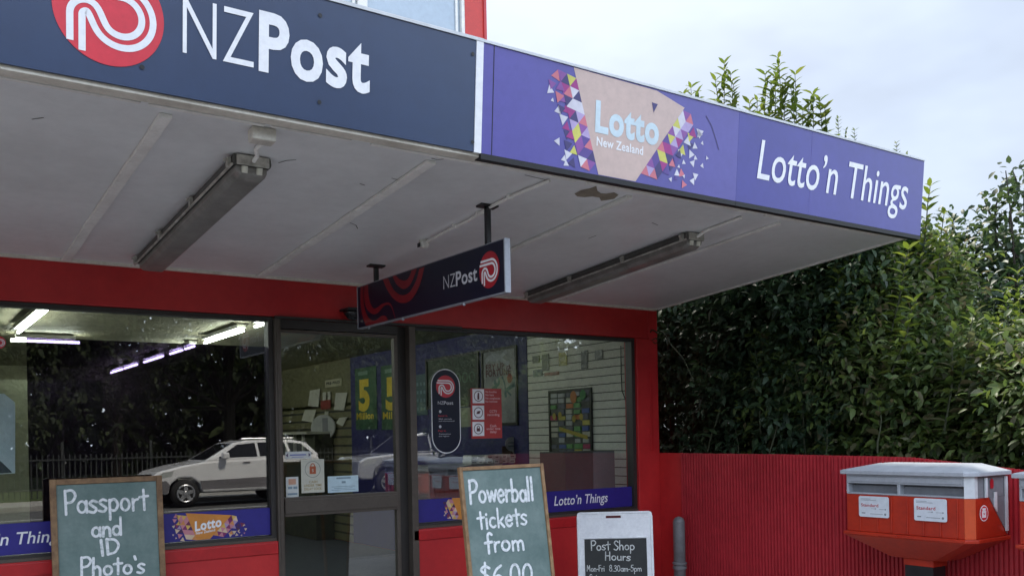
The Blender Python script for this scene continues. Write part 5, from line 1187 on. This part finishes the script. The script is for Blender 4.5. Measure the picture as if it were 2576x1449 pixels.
def shrub(name, label, cat, c, r, n, L, tpls, m, nleaf=7, stems=4, group=None, face=(-.85, -.5, .15), updir=.12):
    t = thing(name, label, cat, (c[0], c[1], -.1), group=group); parts = []
    n = int(n * 2.6 / nleaf / len(tpls))
    for tp_ in tpls:
        p, d = shell_pts(c, r, n, face=face); o = d * .8 + NR.normal(0, .45, d.shape) + np.array([0, 0, updir]); parts.append(sprays(p, o, nleaf, L, tp_))
    np_mesh('foliage', parts, m, t)
    mb = MB()
    for k in range(stems):
        a = 2 * math.pi * k / stems + rnd.random(); b0 = np.array((c[0] + .15 * math.cos(a), c[1] + .15 * math.sin(a), -.1)); tp2 = np.array((c[0] + r[0] * .25 * math.cos(a), c[1] + r[1] * .3 * math.sin(a), c[2] + r[2] * rnd.uniform(.3, .8)))
        mid = b0 * .5 + tp2 * .5 + np.array((rnd.uniform(-.1, .1), rnd.uniform(-.1, .1), .3)); mb.tube(catmull([b0, mid, tp2], 4), [.035 - .003 * i for i in range(9)], 6)
    mb.build('trunk', BARK, t)
    return t
def leaders(parent, tops, Lb, L, tpl, m, every=.055, name='leading_shoot'):
    for (p, base) in tops:
        parts = []; mb = MB(); p, base = np.array(p), np.array(base); n = max(6, int(np.linalg.norm(p - base) / every)); pos = []; dr = []; sc = []
        pts = [base + (p - base) * (i / 5) + np.array((.012 * math.sin(i * 1.3 + p[0] * 9), .012 * math.cos(i * 1.1), 0)) for i in range(6)]; pts[-1] = p
        mb.tube(pts, [.008 - .001 * i for i in range(6)], 5)
        for i in range(n):
            t = i / (n - 1); a = i * 2.4; q_ = base + (p - base) * t; el = .35 + .75 * t
            for s_ in (0, 2.1, 4.2):
                aa = a + s_ + rnd.uniform(-.3, .3); d = np.array((math.cos(aa), math.sin(aa), el + rnd.uniform(-.2, .2))); pos.append(q_); dr.append(d); sc.append(rnd.uniform(.75, 1.15) * (1.12 - .4 * t))
        parts.append(leaves_mesh(np.array(pos), np.array(dr), np.array(sc), tpl, NR.normal(0, .25, len(pos))))
        np_mesh(name, parts, m, parent); mb.build('shoot_stem', STEM, parent)
T1 = [leaf_tpl(.115, .056, .28, .16), leaf_tpl(.085, .048, .15, .12)]
T2 = [leaf_tpl(.12, .054, .35, .18), leaf_tpl(.09, .048, .2, .14)]
TR = [leaf_tpl(.075, .058, .15, .1)]
HG = 'hedge shrubs behind the red fence'
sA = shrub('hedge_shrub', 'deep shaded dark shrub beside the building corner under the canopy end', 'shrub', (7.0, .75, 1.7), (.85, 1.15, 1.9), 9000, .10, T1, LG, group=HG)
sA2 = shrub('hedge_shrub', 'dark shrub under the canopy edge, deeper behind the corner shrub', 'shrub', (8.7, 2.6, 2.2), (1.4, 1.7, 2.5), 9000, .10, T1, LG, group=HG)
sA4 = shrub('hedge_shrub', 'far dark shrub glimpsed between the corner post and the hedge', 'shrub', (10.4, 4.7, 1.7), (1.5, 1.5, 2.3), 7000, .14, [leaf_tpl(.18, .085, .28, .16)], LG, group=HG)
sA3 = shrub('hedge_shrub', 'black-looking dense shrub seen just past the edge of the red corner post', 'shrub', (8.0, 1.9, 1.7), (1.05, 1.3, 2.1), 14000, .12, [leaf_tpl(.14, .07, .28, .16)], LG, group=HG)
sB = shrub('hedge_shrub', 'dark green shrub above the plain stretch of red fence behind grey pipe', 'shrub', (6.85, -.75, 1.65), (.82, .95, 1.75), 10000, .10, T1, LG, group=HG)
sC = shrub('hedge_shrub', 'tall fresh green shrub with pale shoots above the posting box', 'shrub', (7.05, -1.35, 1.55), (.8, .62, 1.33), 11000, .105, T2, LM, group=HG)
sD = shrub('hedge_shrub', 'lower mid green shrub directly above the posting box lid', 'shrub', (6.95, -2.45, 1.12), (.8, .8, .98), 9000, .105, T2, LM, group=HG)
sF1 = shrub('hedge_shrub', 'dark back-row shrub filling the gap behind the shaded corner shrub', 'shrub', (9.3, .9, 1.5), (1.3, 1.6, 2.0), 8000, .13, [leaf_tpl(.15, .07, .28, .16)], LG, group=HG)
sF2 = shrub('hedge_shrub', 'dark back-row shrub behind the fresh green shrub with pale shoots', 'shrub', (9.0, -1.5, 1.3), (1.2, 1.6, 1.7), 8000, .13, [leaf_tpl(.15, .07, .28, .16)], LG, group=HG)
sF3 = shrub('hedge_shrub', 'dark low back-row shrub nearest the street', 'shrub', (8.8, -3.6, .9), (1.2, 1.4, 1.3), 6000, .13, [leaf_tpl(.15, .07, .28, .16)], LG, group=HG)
sE = shrub('hedge_shrub', 'leafy shrub above the second, cut-off posting box', 'shrub', (6.9, -3.55, 1.1), (.85, .8, .95), 8000, .105, T2, LM, group=HG)
def tall_tree(name, label, base, crowns, m, tpls, L, n, group=None, face=(-.8, -.6, .1), nleaf=7):
    t = thing(name, label, 'tree', base, group=group); parts = []
    for (c, r, k) in crowns:
        for tp_ in tpls:
            p, d = shell_pts(c, r, int(n * 2.2 * k / nleaf / len(tpls)), fill=.6, face=face); parts.append(sprays(p, d * .8 + NR.normal(0, .5, d.shape) + np.array([0, 0, .45]), nleaf, L, tp_))
    np_mesh('crown', parts, m, t)
    mb = MB()
    for (c, r, k) in crowns: mb.tube(catmull([base, (base[0] * .6 + c[0] * .4, base[1] * .6 + c[1] * .4, c[2] * .45), (c[0], c[1], c[2] + r[2] * .5)], 5), [.12 - .009 * i for i in range(11)], 8)
    mb.build('trunk', BARK, t)
    return t
tB = tall_tree('broadleaf_tree', 'tall broadleaf tree whose sunlit shoots rise above the purple fascia', (8.3, .2, -.1), [((8.2, .5, 2.8), (1.0, 1.1, 1.15), 1.0), ((8.0, -.6, 2.3), (.8, .65, 1.0), .8)], LM, T2, .105, 11000)
def shoot_at(px, py, X, drop):
    p = onX(px, py, X); return (p, p + np.array((rnd.uniform(-.1, .1), rnd.uniform(-.12, .12), -drop)))
leaders(tB, [shoot_at(1822, 162, 8.0, 1.2), shoot_at(1738, 223, 8.1, .9), shoot_at(1958, 148, 7.9, 1.5), shoot_at(2000, 190, 7.9, 1.3), shoot_at(1905, 255, 8.0, .9), shoot_at(2045, 240, 7.8, 1.1), shoot_at(2062, 258, 7.8, .9), shoot_at(1845, 215, 8.0, .8), shoot_at(1975, 205, 7.9, 1.2), shoot_at(1940, 215, 7.9, 1.2), shoot_at(2020, 280, 7.9, .8), shoot_at(1800, 205, 8.0, .9), shoot_at(1838, 190, 8.0, .9), shoot_at(1925, 190, 7.9, 1.2), shoot_at(1990, 225, 7.9, 1.1), shoot_at(1950, 180, 8.0, 1.2), shoot_at(1885, 262, 8.0, .7), shoot_at(2075, 275, 7.8, .7), shoot_at(2035, 265, 7.8, .8), shoot_at(1755, 235, 8.1, .6), shoot_at(1720, 240, 8.1, .6)], 0, .115, leaf_tpl(.16, .066, .3, .2), LY, every=.07)
leaders(sC, [shoot_at(2285, 628, 6.35, .6), shoot_at(2110, 690, 6.3, .5), shoot_at(2340, 470, 7.0, .7), shoot_at(2375, 540, 7.0, .7), shoot_at(2300, 760, 6.2, .5)], 0, .12, leaf_tpl(.13, .056, .35, .2), LY)
leaders(sD, [shoot_at(2400, 830, 6.2, .7), shoot_at(2450, 790, 6.25, .6), shoot_at(2210, 1000, 6.0, .4), shoot_at(2540, 880, 6.2, .6)], 0, .13, leaf_tpl(.13, .062, .3, .15), LM)
leaders(sB, [shoot_at(1760, 840, 6.05, .7), shoot_at(1820, 960, 6.0, .6), shoot_at(1900, 880, 6.0, .7), shoot_at(2000, 920, 6.0, .7), shoot_at(1960, 1010, 5.95, .5), shoot_at(1850, 1080, 5.95, .4), shoot_at(2080, 1060, 5.95, .5), shoot_at(1720, 1060, 6.05, .5)], 0, .11, leaf_tpl(.115, .045, .3, .2), LG)
leaders(sE, [shoot_at(2560, 690, 6.6, .9), shoot_at(2530, 740, 6.5, .8), shoot_at(2590, 740, 6.5, .9)], 0, .12, leaf_tpl(.13, .048, .35, .2), LY)
tF = tall_tree('broadleaf_tree', 'paler distant tree with small leaves above the purple name sign end', (13.2, 3.0, -.1), [((13.2, 3.0, 3.6), (1.2, 1.2, 1.2), .6)], LF, [leaf_tpl(.085, .04, .2, .15)], .09, 6000)
leaders(tF, [shoot_at(2108, 300, 13, 1.5), shoot_at(2150, 330, 13, 1.4), shoot_at(2255, 362, 13, 1.4), shoot_at(2128, 330, 13, 1.2), shoot_at(2280, 392, 13, 1.2)], 0, .09, leaf_tpl(.11, .045, .25, .15), LF)
# sparse round-leaved tree against the sky at the right
tR = thing('round_leaf_tree', 'thin tree with sparse round dark leaves against the open sky', 'tree', (8.6, -2.55, -.1))
mb = MB(); P = []; Dd = []; Sc = []
br = [[(2576, 900), (2555, 700), (2545, 560), (2530, 430)], [(2580, 800), (2520, 650), (2500, 560), (2478, 510)], [(2580, 700), (2540, 560), (2560, 480), (2548, 430)], [(2600, 760), (2580, 600), (2575, 480)], [(2590, 640), (2530, 620), (2500, 600)], [(2560, 650), (2505, 560), (2515, 480)], [(2500, 740), (2440, 660), (2440, 590)], [(2480, 720), (2455, 640), (2475, 620)]]
mb.tube([(8.6, -2.55, -.1), onX(2590, 900, 8.4), onX(2580, 760, 8.3)], [.06, .045, .03], 7)
for k, b_ in enumerate(br):
    X_ = 8.2 + .15 * (k % 4); pts = catmull([onX(x, y, X_) for x, y in b_], 8); mb.tube(pts, [.014 - .010 * i / len(pts) for i in range(len(pts))], 5)
    for i, p in enumerate(pts[4:]):
        for _ in range(5): P.append(p + NR.normal(0, .07, 3)); Dd.append(NR.normal(0, 1, 3) + np.array((0, 0, -.3))); Sc.append(NR.uniform(.6, 1.15))
mb.build('trunk', BARK, tR); np_mesh('foliage', [leaves_mesh(np.array(P), np.array(Dd), np.array(Sc), TR[0])], LR, tR)
# weathered light stump among the leaves
# neighbour's house far behind the hedge
hd = YAW + math.atan((2520 - 1288) / FPX); dist = 24.0
hc = np.array((dist * math.sin(hd), -6 + dist * math.cos(hd), 0)); Fh = frame(hc, (math.cos(hd), -math.sin(hd), 0), (0, 0, 1)); gh = fpix(Fh)
e0 = gh(2455, 716); e1 = gh(2576, 672); 
ho = thing('neighbour_house', 'pale weatherboard house with faded green roof far behind the hedge', 'house', tuple(Fh(4, 0, -3)))
sl_ = (e1[1] - e0[1]) / (e1[0] - e0[0]); ap = e0[0] + 5.0
m = MB(); m.poly(Fh, [(e0[0] + .3, -.1), (ap * 2 - e0[0] - .3, -.1), (ap * 2 - e0[0] - .3, e0[1]), (ap, e0[1] + sl_ * (ap - e0[0]) - .1), (e0[0] + .3, e0[1])], -8, 0); m.build('wall', mat('weatherboard', (.56, .57, .54), .6), ho)
m = MB()
for s_ in (1, -1):
    A = (ap - s_ * (ap - e0[0]), e0[1]); B = (ap, e0[1] + sl_ * (ap - e0[0])); m.add([Fh(A[0], A[1], .35), Fh(B[0], B[1], .35), Fh(B[0], B[1], -8.3), Fh(A[0], A[1], -8.3), Fh(A[0], A[1] + .14, .35), Fh(B[0], B[1] + .14, .35), Fh(B[0], B[1] + .14, -8.3), Fh(A[0], A[1] + .14, -8.3)], [(3, 2, 1, 0), (4, 5, 6, 7), (0, 1, 5, 4), (1, 2, 6, 5), (2, 3, 7, 6), (3, 0, 4, 7)])
m.build('roof', mat('roof_pale_green', (.30, .36, .31), .6, (.24, .29, .25), 3), ho)
m = MB(); m.fbox(Fh, e0[0] + 2.2, e0[0] + 3.4, 1.2, 2.6, .001, .06); m.build('window', UPFR, ho)

# ================================================================== across the street (seen mirrored in the shop windows)
def car(name, label, front, Yn, L, W, prof, roofp, hoodz, m_body, m_low, wheel_x, wr_, group=None):
    """front: X of the nose, faces -X; Yn: side facing the shop"""
    t = thing(name, label, 'car', (front + L / 2, Yn - W / 2, -.12)); z0 = -.12
    q = lambda x, y, z: (front + x, Yn - y, z0 + z)
    def ext(mb, pl, ins, y0, y1):
        n = len(pl); mb.add([q(p[0], y0, p[1]) for p in pl] + [q(p[0], y1, p[1]) for p in pl], [tuple(range(n)), tuple(range(n, 2 * n))[::-1]] + [(i, n + i, n + (i + 1) % n, (i + 1) % n) for i in range(n)])
    m = MB(); ext(m, prof, 0, .04, W - .04); m.build('body', m_body, t, bevel=.05, smooth=False)
    m = MB()
    n = len(roofp); s_in = .16
    def yy_(p): return .05 + (p[1] - roofp[0][1]) / (max(r[1] for r in roofp) - roofp[0][1]) * s_in
    m.add([q(p[0], yy_(p), p[1]) for p in roofp] + [q(p[0], W - yy_(p), p[1]) for p in roofp], [tuple(range(n)), tuple(range(n, 2 * n))[::-1]] + [(i, n + i, n + (i + 1) % n, (i + 1) % n) for i in range(n)])
    m.build('cabin', m_body, t, bevel=.04)
    return t, q, yy_
CARW = mat('pearl_white_paint', (.86, .85, .86), .2, (.82, .81, .82), 2, coat=.6)
CARL = mat('car_lower_grey', (.19, .18, .19), .35)
CARG = mat('dark_car_glass', (.012, .013, .016), .05)
TYRE = mat('tyre_black', (.015, .015, .016), .8)
RIM = mat('alloy_rim', (.55, .55, .57), .3, None, 10, metal=.6)
SILV = mat('silver_paint', (.72, .73, .75), .22, None, 2, metal=.5, coat=.6)
def wheels(t, q, xs, W, r):
    for x in xs:
        for side in (0, 1):
            y = .12 if side == 0 else W - .12; c = q(x, y, r); sg = 1 if side == 0 else -1
            m = MB(); m.lathe(c, [(r * .62, -.11), (r * .96, -.10), (r, -.06), (r, .06), (r * .96, .10), (r * .62, .11)], 28, 'Y'); ty = m.build('tyre', TYRE, t, smooth=True)
            m = MB(); m.lathe((c[0], c[1] + sg * .10, c[2]), [(r * .60, -.012), (r * .62, .0), (r * .55, .008)], 28, 'Y'); m.build('wheel_well', BLKM, ty)
            m = MB()
            for k in range(5):
                a = 2 * math.pi * k / 5 + .3; d = np.array((math.cos(a), 0, math.sin(a))); e = np.array((-math.sin(a), 0, math.cos(a))); c2 = np.array((c[0], c[1] + sg * .125, c[2]))
                m.add([c2 + e * .06 + d * .03, c2 - e * .06 + d * .03, c2 - e * .035 + d * r * .58, c2 + e * .035 + d * r * .58], [(0, 1, 2, 3)])
            m.lathe((c[0], c[1] + sg * .12, c[2]), [(.06, -.01), (.07, .0), (.05, .012)], 14, 'Y')
            n = 28; pts = [np.array((c[0] + math.cos(2 * math.pi * k / n) * r * .585, c[1] + sg * .122, c[2] + math.sin(2 * math.pi * k / n) * r * .585)) for k in range(n + 1)]; m.tube(pts, .022, 6, cap=False); m.build('rim', RIM, ty)
prof = [(.02, .55), (.06, .80), (.24, .92), (.80, 1.05), (1.45, 1.15), (4.42, 1.24), (4.53, 1.0), (4.56, .55), (4.40, .33), (3.98, .34), (3.92, .60), (3.72, .74), (3.44, .74), (3.24, .60), (3.18, .34), (1.28, .34), (1.22, .60), (1.02, .74), (.72, .74), (.52, .60), (.46, .34), (.10, .36)]
roofp = [(1.36, 1.14), (2.16, 1.60), (2.5, 1.67), (3.75, 1.665), (4.15, 1.58), (4.50, 1.22)]
t, q, yy_ = car('parked_car', 'white and grey station wagon across the road, mirrored in the wide shop window', 5.62, -17.72, 4.58, 1.80, prof, roofp, 1.06, CARW, CARL, (.87, 3.58), .35)
def side_poly(name, pl, m_, off=.006, par=None):
    m = MB(); m.add([q(p[0], yy_(p) - off, p[1]) for p in pl], [tuple(range(len(pl)))[::-1]]); return m.build(name, m_, par or t)
for pl in ([(1.72, 1.22), (2.24, 1.555), (2.72, 1.60), (2.76, 1.235)], [(2.83, 1.235), (2.79, 1.60), (3.52, 1.595), (3.62, 1.25)], [(3.70, 1.25), (3.6, 1.59), (3.98, 1.555), (4.32, 1.26)]): side_poly('side_window', pl, CARG)
m = MB(); m.add([q(1.42, .22, 1.185), q(2.13, .30, 1.592), q(2.13, 1.50, 1.592), q(1.42, 1.58, 1.185)], [(0, 1, 2, 3)]); m.build('windscreen', CARG, t)
m = MB(); m.add([q(p[0], .032, p[1]) for p in ((1.30, .36), (3.16, .36), (3.2, .70), (1.24, .66))], [(0, 1, 2, 3)]); m.add([q(p[0], .032, p[1]) for p in ((3.98, .38), (4.40, .36), (4.53, .58), (4.5, .74), (3.92, .72))], [(0, 1, 2, 3, 4)]); m.add([q(p[0], .032, p[1]) for p in ((.08, .40), (.44, .38), (.5, .58), (.40, .70), (.06, .62))], [(0, 1, 2, 3, 4)]); m.build('lower_cladding', CARL, t)
m = MB(); m.box(q(1.3, -.0, .37), q(3.14, .031, .43)); m.build('side_step', mat('step_silver', (.45, .45, .46), .4), t, bevel=.01)
m = MB(); m.add([q(p[0], .035, p[1]) for p in ((.13, .72), (.55, .80), (.60, .93), (.33, .90))], [(0, 1, 2, 3)]); m.build('headlight', mat('headlight_clear', (.5, .52, .5), .1), t)
m = MB(); m.box(q(1.78, -.16, 1.20), q(1.95, .04, 1.36)); m.build('wing_mirror', CARW, t, bevel=.03)
for x in (2.35, 3.2): MB().box(q(x, .018, 1.08), q(x + .2, .038, 1.105)).build('door_handle', CARL, t)
m = MB(); m.tube([q(2.4, .27, 1.71), q(3.8, .27, 1.71)], .018, 6); m.build('roof_rail', SILV, t)
wheels(t, q, (.87, 3.58), 1.80, .355)
prof = [(.02, .60), (.06, 1.0), (.30, 1.12), (1.25, 1.20), (5.1, 1.22), (5.15, .60), (4.4, .50), (4.36, .78), (4.15, .92), (3.75, .92), (3.55, .78), (3.5, .50), (1.42, .48), (1.36, .78), (1.15, .92), (.75, .92), (.55, .78), (.48, .48), (.1, .50)]
roofp = [(1.2, 1.2), (1.95, 1.74), (2.2, 1.79), (3.1, 1.78), (3.35, 1.22)]
t, q, yy_ = car('parked_car', 'silver utility with open tray parked across the road, reflected in door glass', 11.22, -17.72, 5.2, 1.85, prof, roofp, 1.2, SILV, CARL, (.95, 3.95), .38)
for pl in ([(1.45, 1.26), (2.02, 1.69), (2.35, 1.72), (2.4, 1.26)], [(2.46, 1.26), (2.42, 1.72), (3.02, 1.71), (3.2, 1.27)]): side_poly('side_window', pl, CARG)
m = MB(); m.add([q(1.23, .22, 1.24), q(1.93, .32, 1.745), q(1.93, 1.53, 1.745), q(1.23, 1.63, 1.24)], [(0, 1, 2, 3)]); m.build('windscreen', CARG, t)
MB().box(q(3.5, .14, 1.1), q(5.05, 1.71, 1.226)).build('tray_liner', BLKM, t)
m = MB(); m.add([q(p[0], .034, p[1]) for p in ((.10, .86), (.55, .95), (.62, 1.08), (.28, 1.06))], [(0, 1, 2, 3)]); m.build('headlight', MATS['headlight_clear'], t)
m = MB(); m.add([q(p[0], .034, p[1]) for p in ((1.46, .50), (3.48, .50), (3.5, .60), (1.44, .58))], [(0, 1, 2, 3)]); m.build('lower_cladding', CARL, t)
m = MB(); m.box(q(1.55, -.16, 1.22), q(1.72, .04, 1.38)); m.build('wing_mirror', SILV, t, bevel=.03)
wheels(t, q, (.95, 3.95), 1.85, .38)
# picket fence
pf = thing('picket_fence', 'dark metal picket fence across the road', 'fence', (6, -22.6, 0)); m = MB(); x = -22
while x < 34: m.box((x, -22.62, .03), (x + .03, -22.60, 1.25)); x += .14
m.build('picket', mat('fence_grey_green', (.035, .04, .038), .7), pf)
m = MB(); m.box((-22, -22.599, .25), (34, -22.56, .30)); m.box((-22, -22.599, 1.08), (34, -22.56, 1.12)); m.build('rail', MATS['fence_grey_green'], pf)
m = MB()
for k in range(24): m.box((-22 + 2.4 * k, -22.66, .0), (-21.93 + 2.4 * k, -22.621, 1.6))
m.build('post', MATS['fence_grey_green'], pf)
def street_tree(label, x, y, h, r, n, m_=LS):
    c0 = np.array((x, y, 0.0)); t = thing('street_tree', label, 'tree', (x, y, 0), group='trees across the road'); parts = []; mb = MB()
    mb.tube([c0, c0 + np.array((.1, 0, h * .25)), c0 + np.array((-.1, .1, h * .6))], [.26, .2, .1], 8)
    tp_ = leaf_tpl(.34, .2, .2, .15)
    for k in range(14):
        a = rnd.uniform(0, 6.28); rr_ = r * rnd.uniform(.2, .8); c = c0 + np.array((rr_ * math.cos(a), rr_ * math.sin(a) * .8, h * rnd.uniform(.24, .88))); mb.tube([c0 + np.array((0, 0, h * .25)), c0 * .4 + c * .6 + np.array((0, 0, .2)), c], [.09, .06, .02], 5)
        s_ = r * rnd.uniform(.35, .6); p, d = shell_pts(c, (s_, s_, s_ * .85), int(n / 14 / 6), fill=.9, face=(0, 1, .2)); parts.append(sprays(p, d + NR.normal(0, .5, d.shape), 6, .3, tp_))
    np_mesh('crown', parts, m_, t); mb.build('trunk', BARK, t); return t
LABT = ['broad tree', 'dense tree', 'tall tree', 'rounded tree', 'heavy tree', 'bushy tree', 'dark tree', 'leafy tree']
trees = [(-14, -29, 9, 4.6), (-6.5, -31, 11, 5), (0, -28, 10, 4.4), (5.5, -31, 12, 5), (11, -28.5, 11, 4.6), (16, -31, 12.5, 5), (22, -29, 11, 4.6), (27, -33, 8, 4.2), (-1.5, -37, 14, 6), (9, -38, 14, 6), (20, -39, 14, 6), (32, -36, 5.4, 4)]
for k, (x, y, h, r) in enumerate(trees): street_tree('dark leafy street tree across the road, seen only mirrored in the shop glass', x, y, h, r, 12000)

fwd = bpy.data.objects.new('far_wood', None)
P = np.stack([NR.uniform(-70, 80, 40000), -46 + NR.normal(0, 1.6, 40000), 9.5 * NR.random(40000) ** 1.15], 1)
P[:, 2] *= np.where(P[:, 0] > 41, .42, 1.0)
P[:, 2] *= .8 + .25 * np.sin(P[:, 0] * .35) * np.sin(P[:, 0] * .13 + 1)
v, f = leaves_mesh(P, NR.normal(0, 1, P.shape) + np.array((0, .3, -.3)), NR.uniform(.6, 1.3, len(P)), leaf_tpl(1.0, .55, .25, .15))
o = np_mesh('far_wood', [(v, f)], LS, fwd); o.parent = None; o.name = 'far_wood'; o['kind'] = 'stuff'; bpy.data.objects.remove(fwd)
o['label'] = 'dense dark wood far across the road, mirrored in the windows'; o['category'] = 'wood'

vt = thing('vine_tendril', 'thin dark tendril curling from the hedge onto the red corner post', 'vine', tuple(onX(1700, 940, 5.80)))
m = MB(); m.tube(catmull([onX(x, y, 5.752) if x > 1660 else onY(x, y, -.012) for x, y in ((1636, 836), (1640, 830), (1648, 833), (1655, 838), (1668, 836), (1690, 870), (1720, 905), (1745, 960))], 6), .006, 5); m.build('stem', STEM, vt)
m = MB(); m.tube(catmull([onY(x, y, -.012) for x, y in ((1640, 856), (1650, 851), (1655, 858), (1649, 864), (1643, 860))], 6), .004, 5); m.build('curl', STEM, vt)
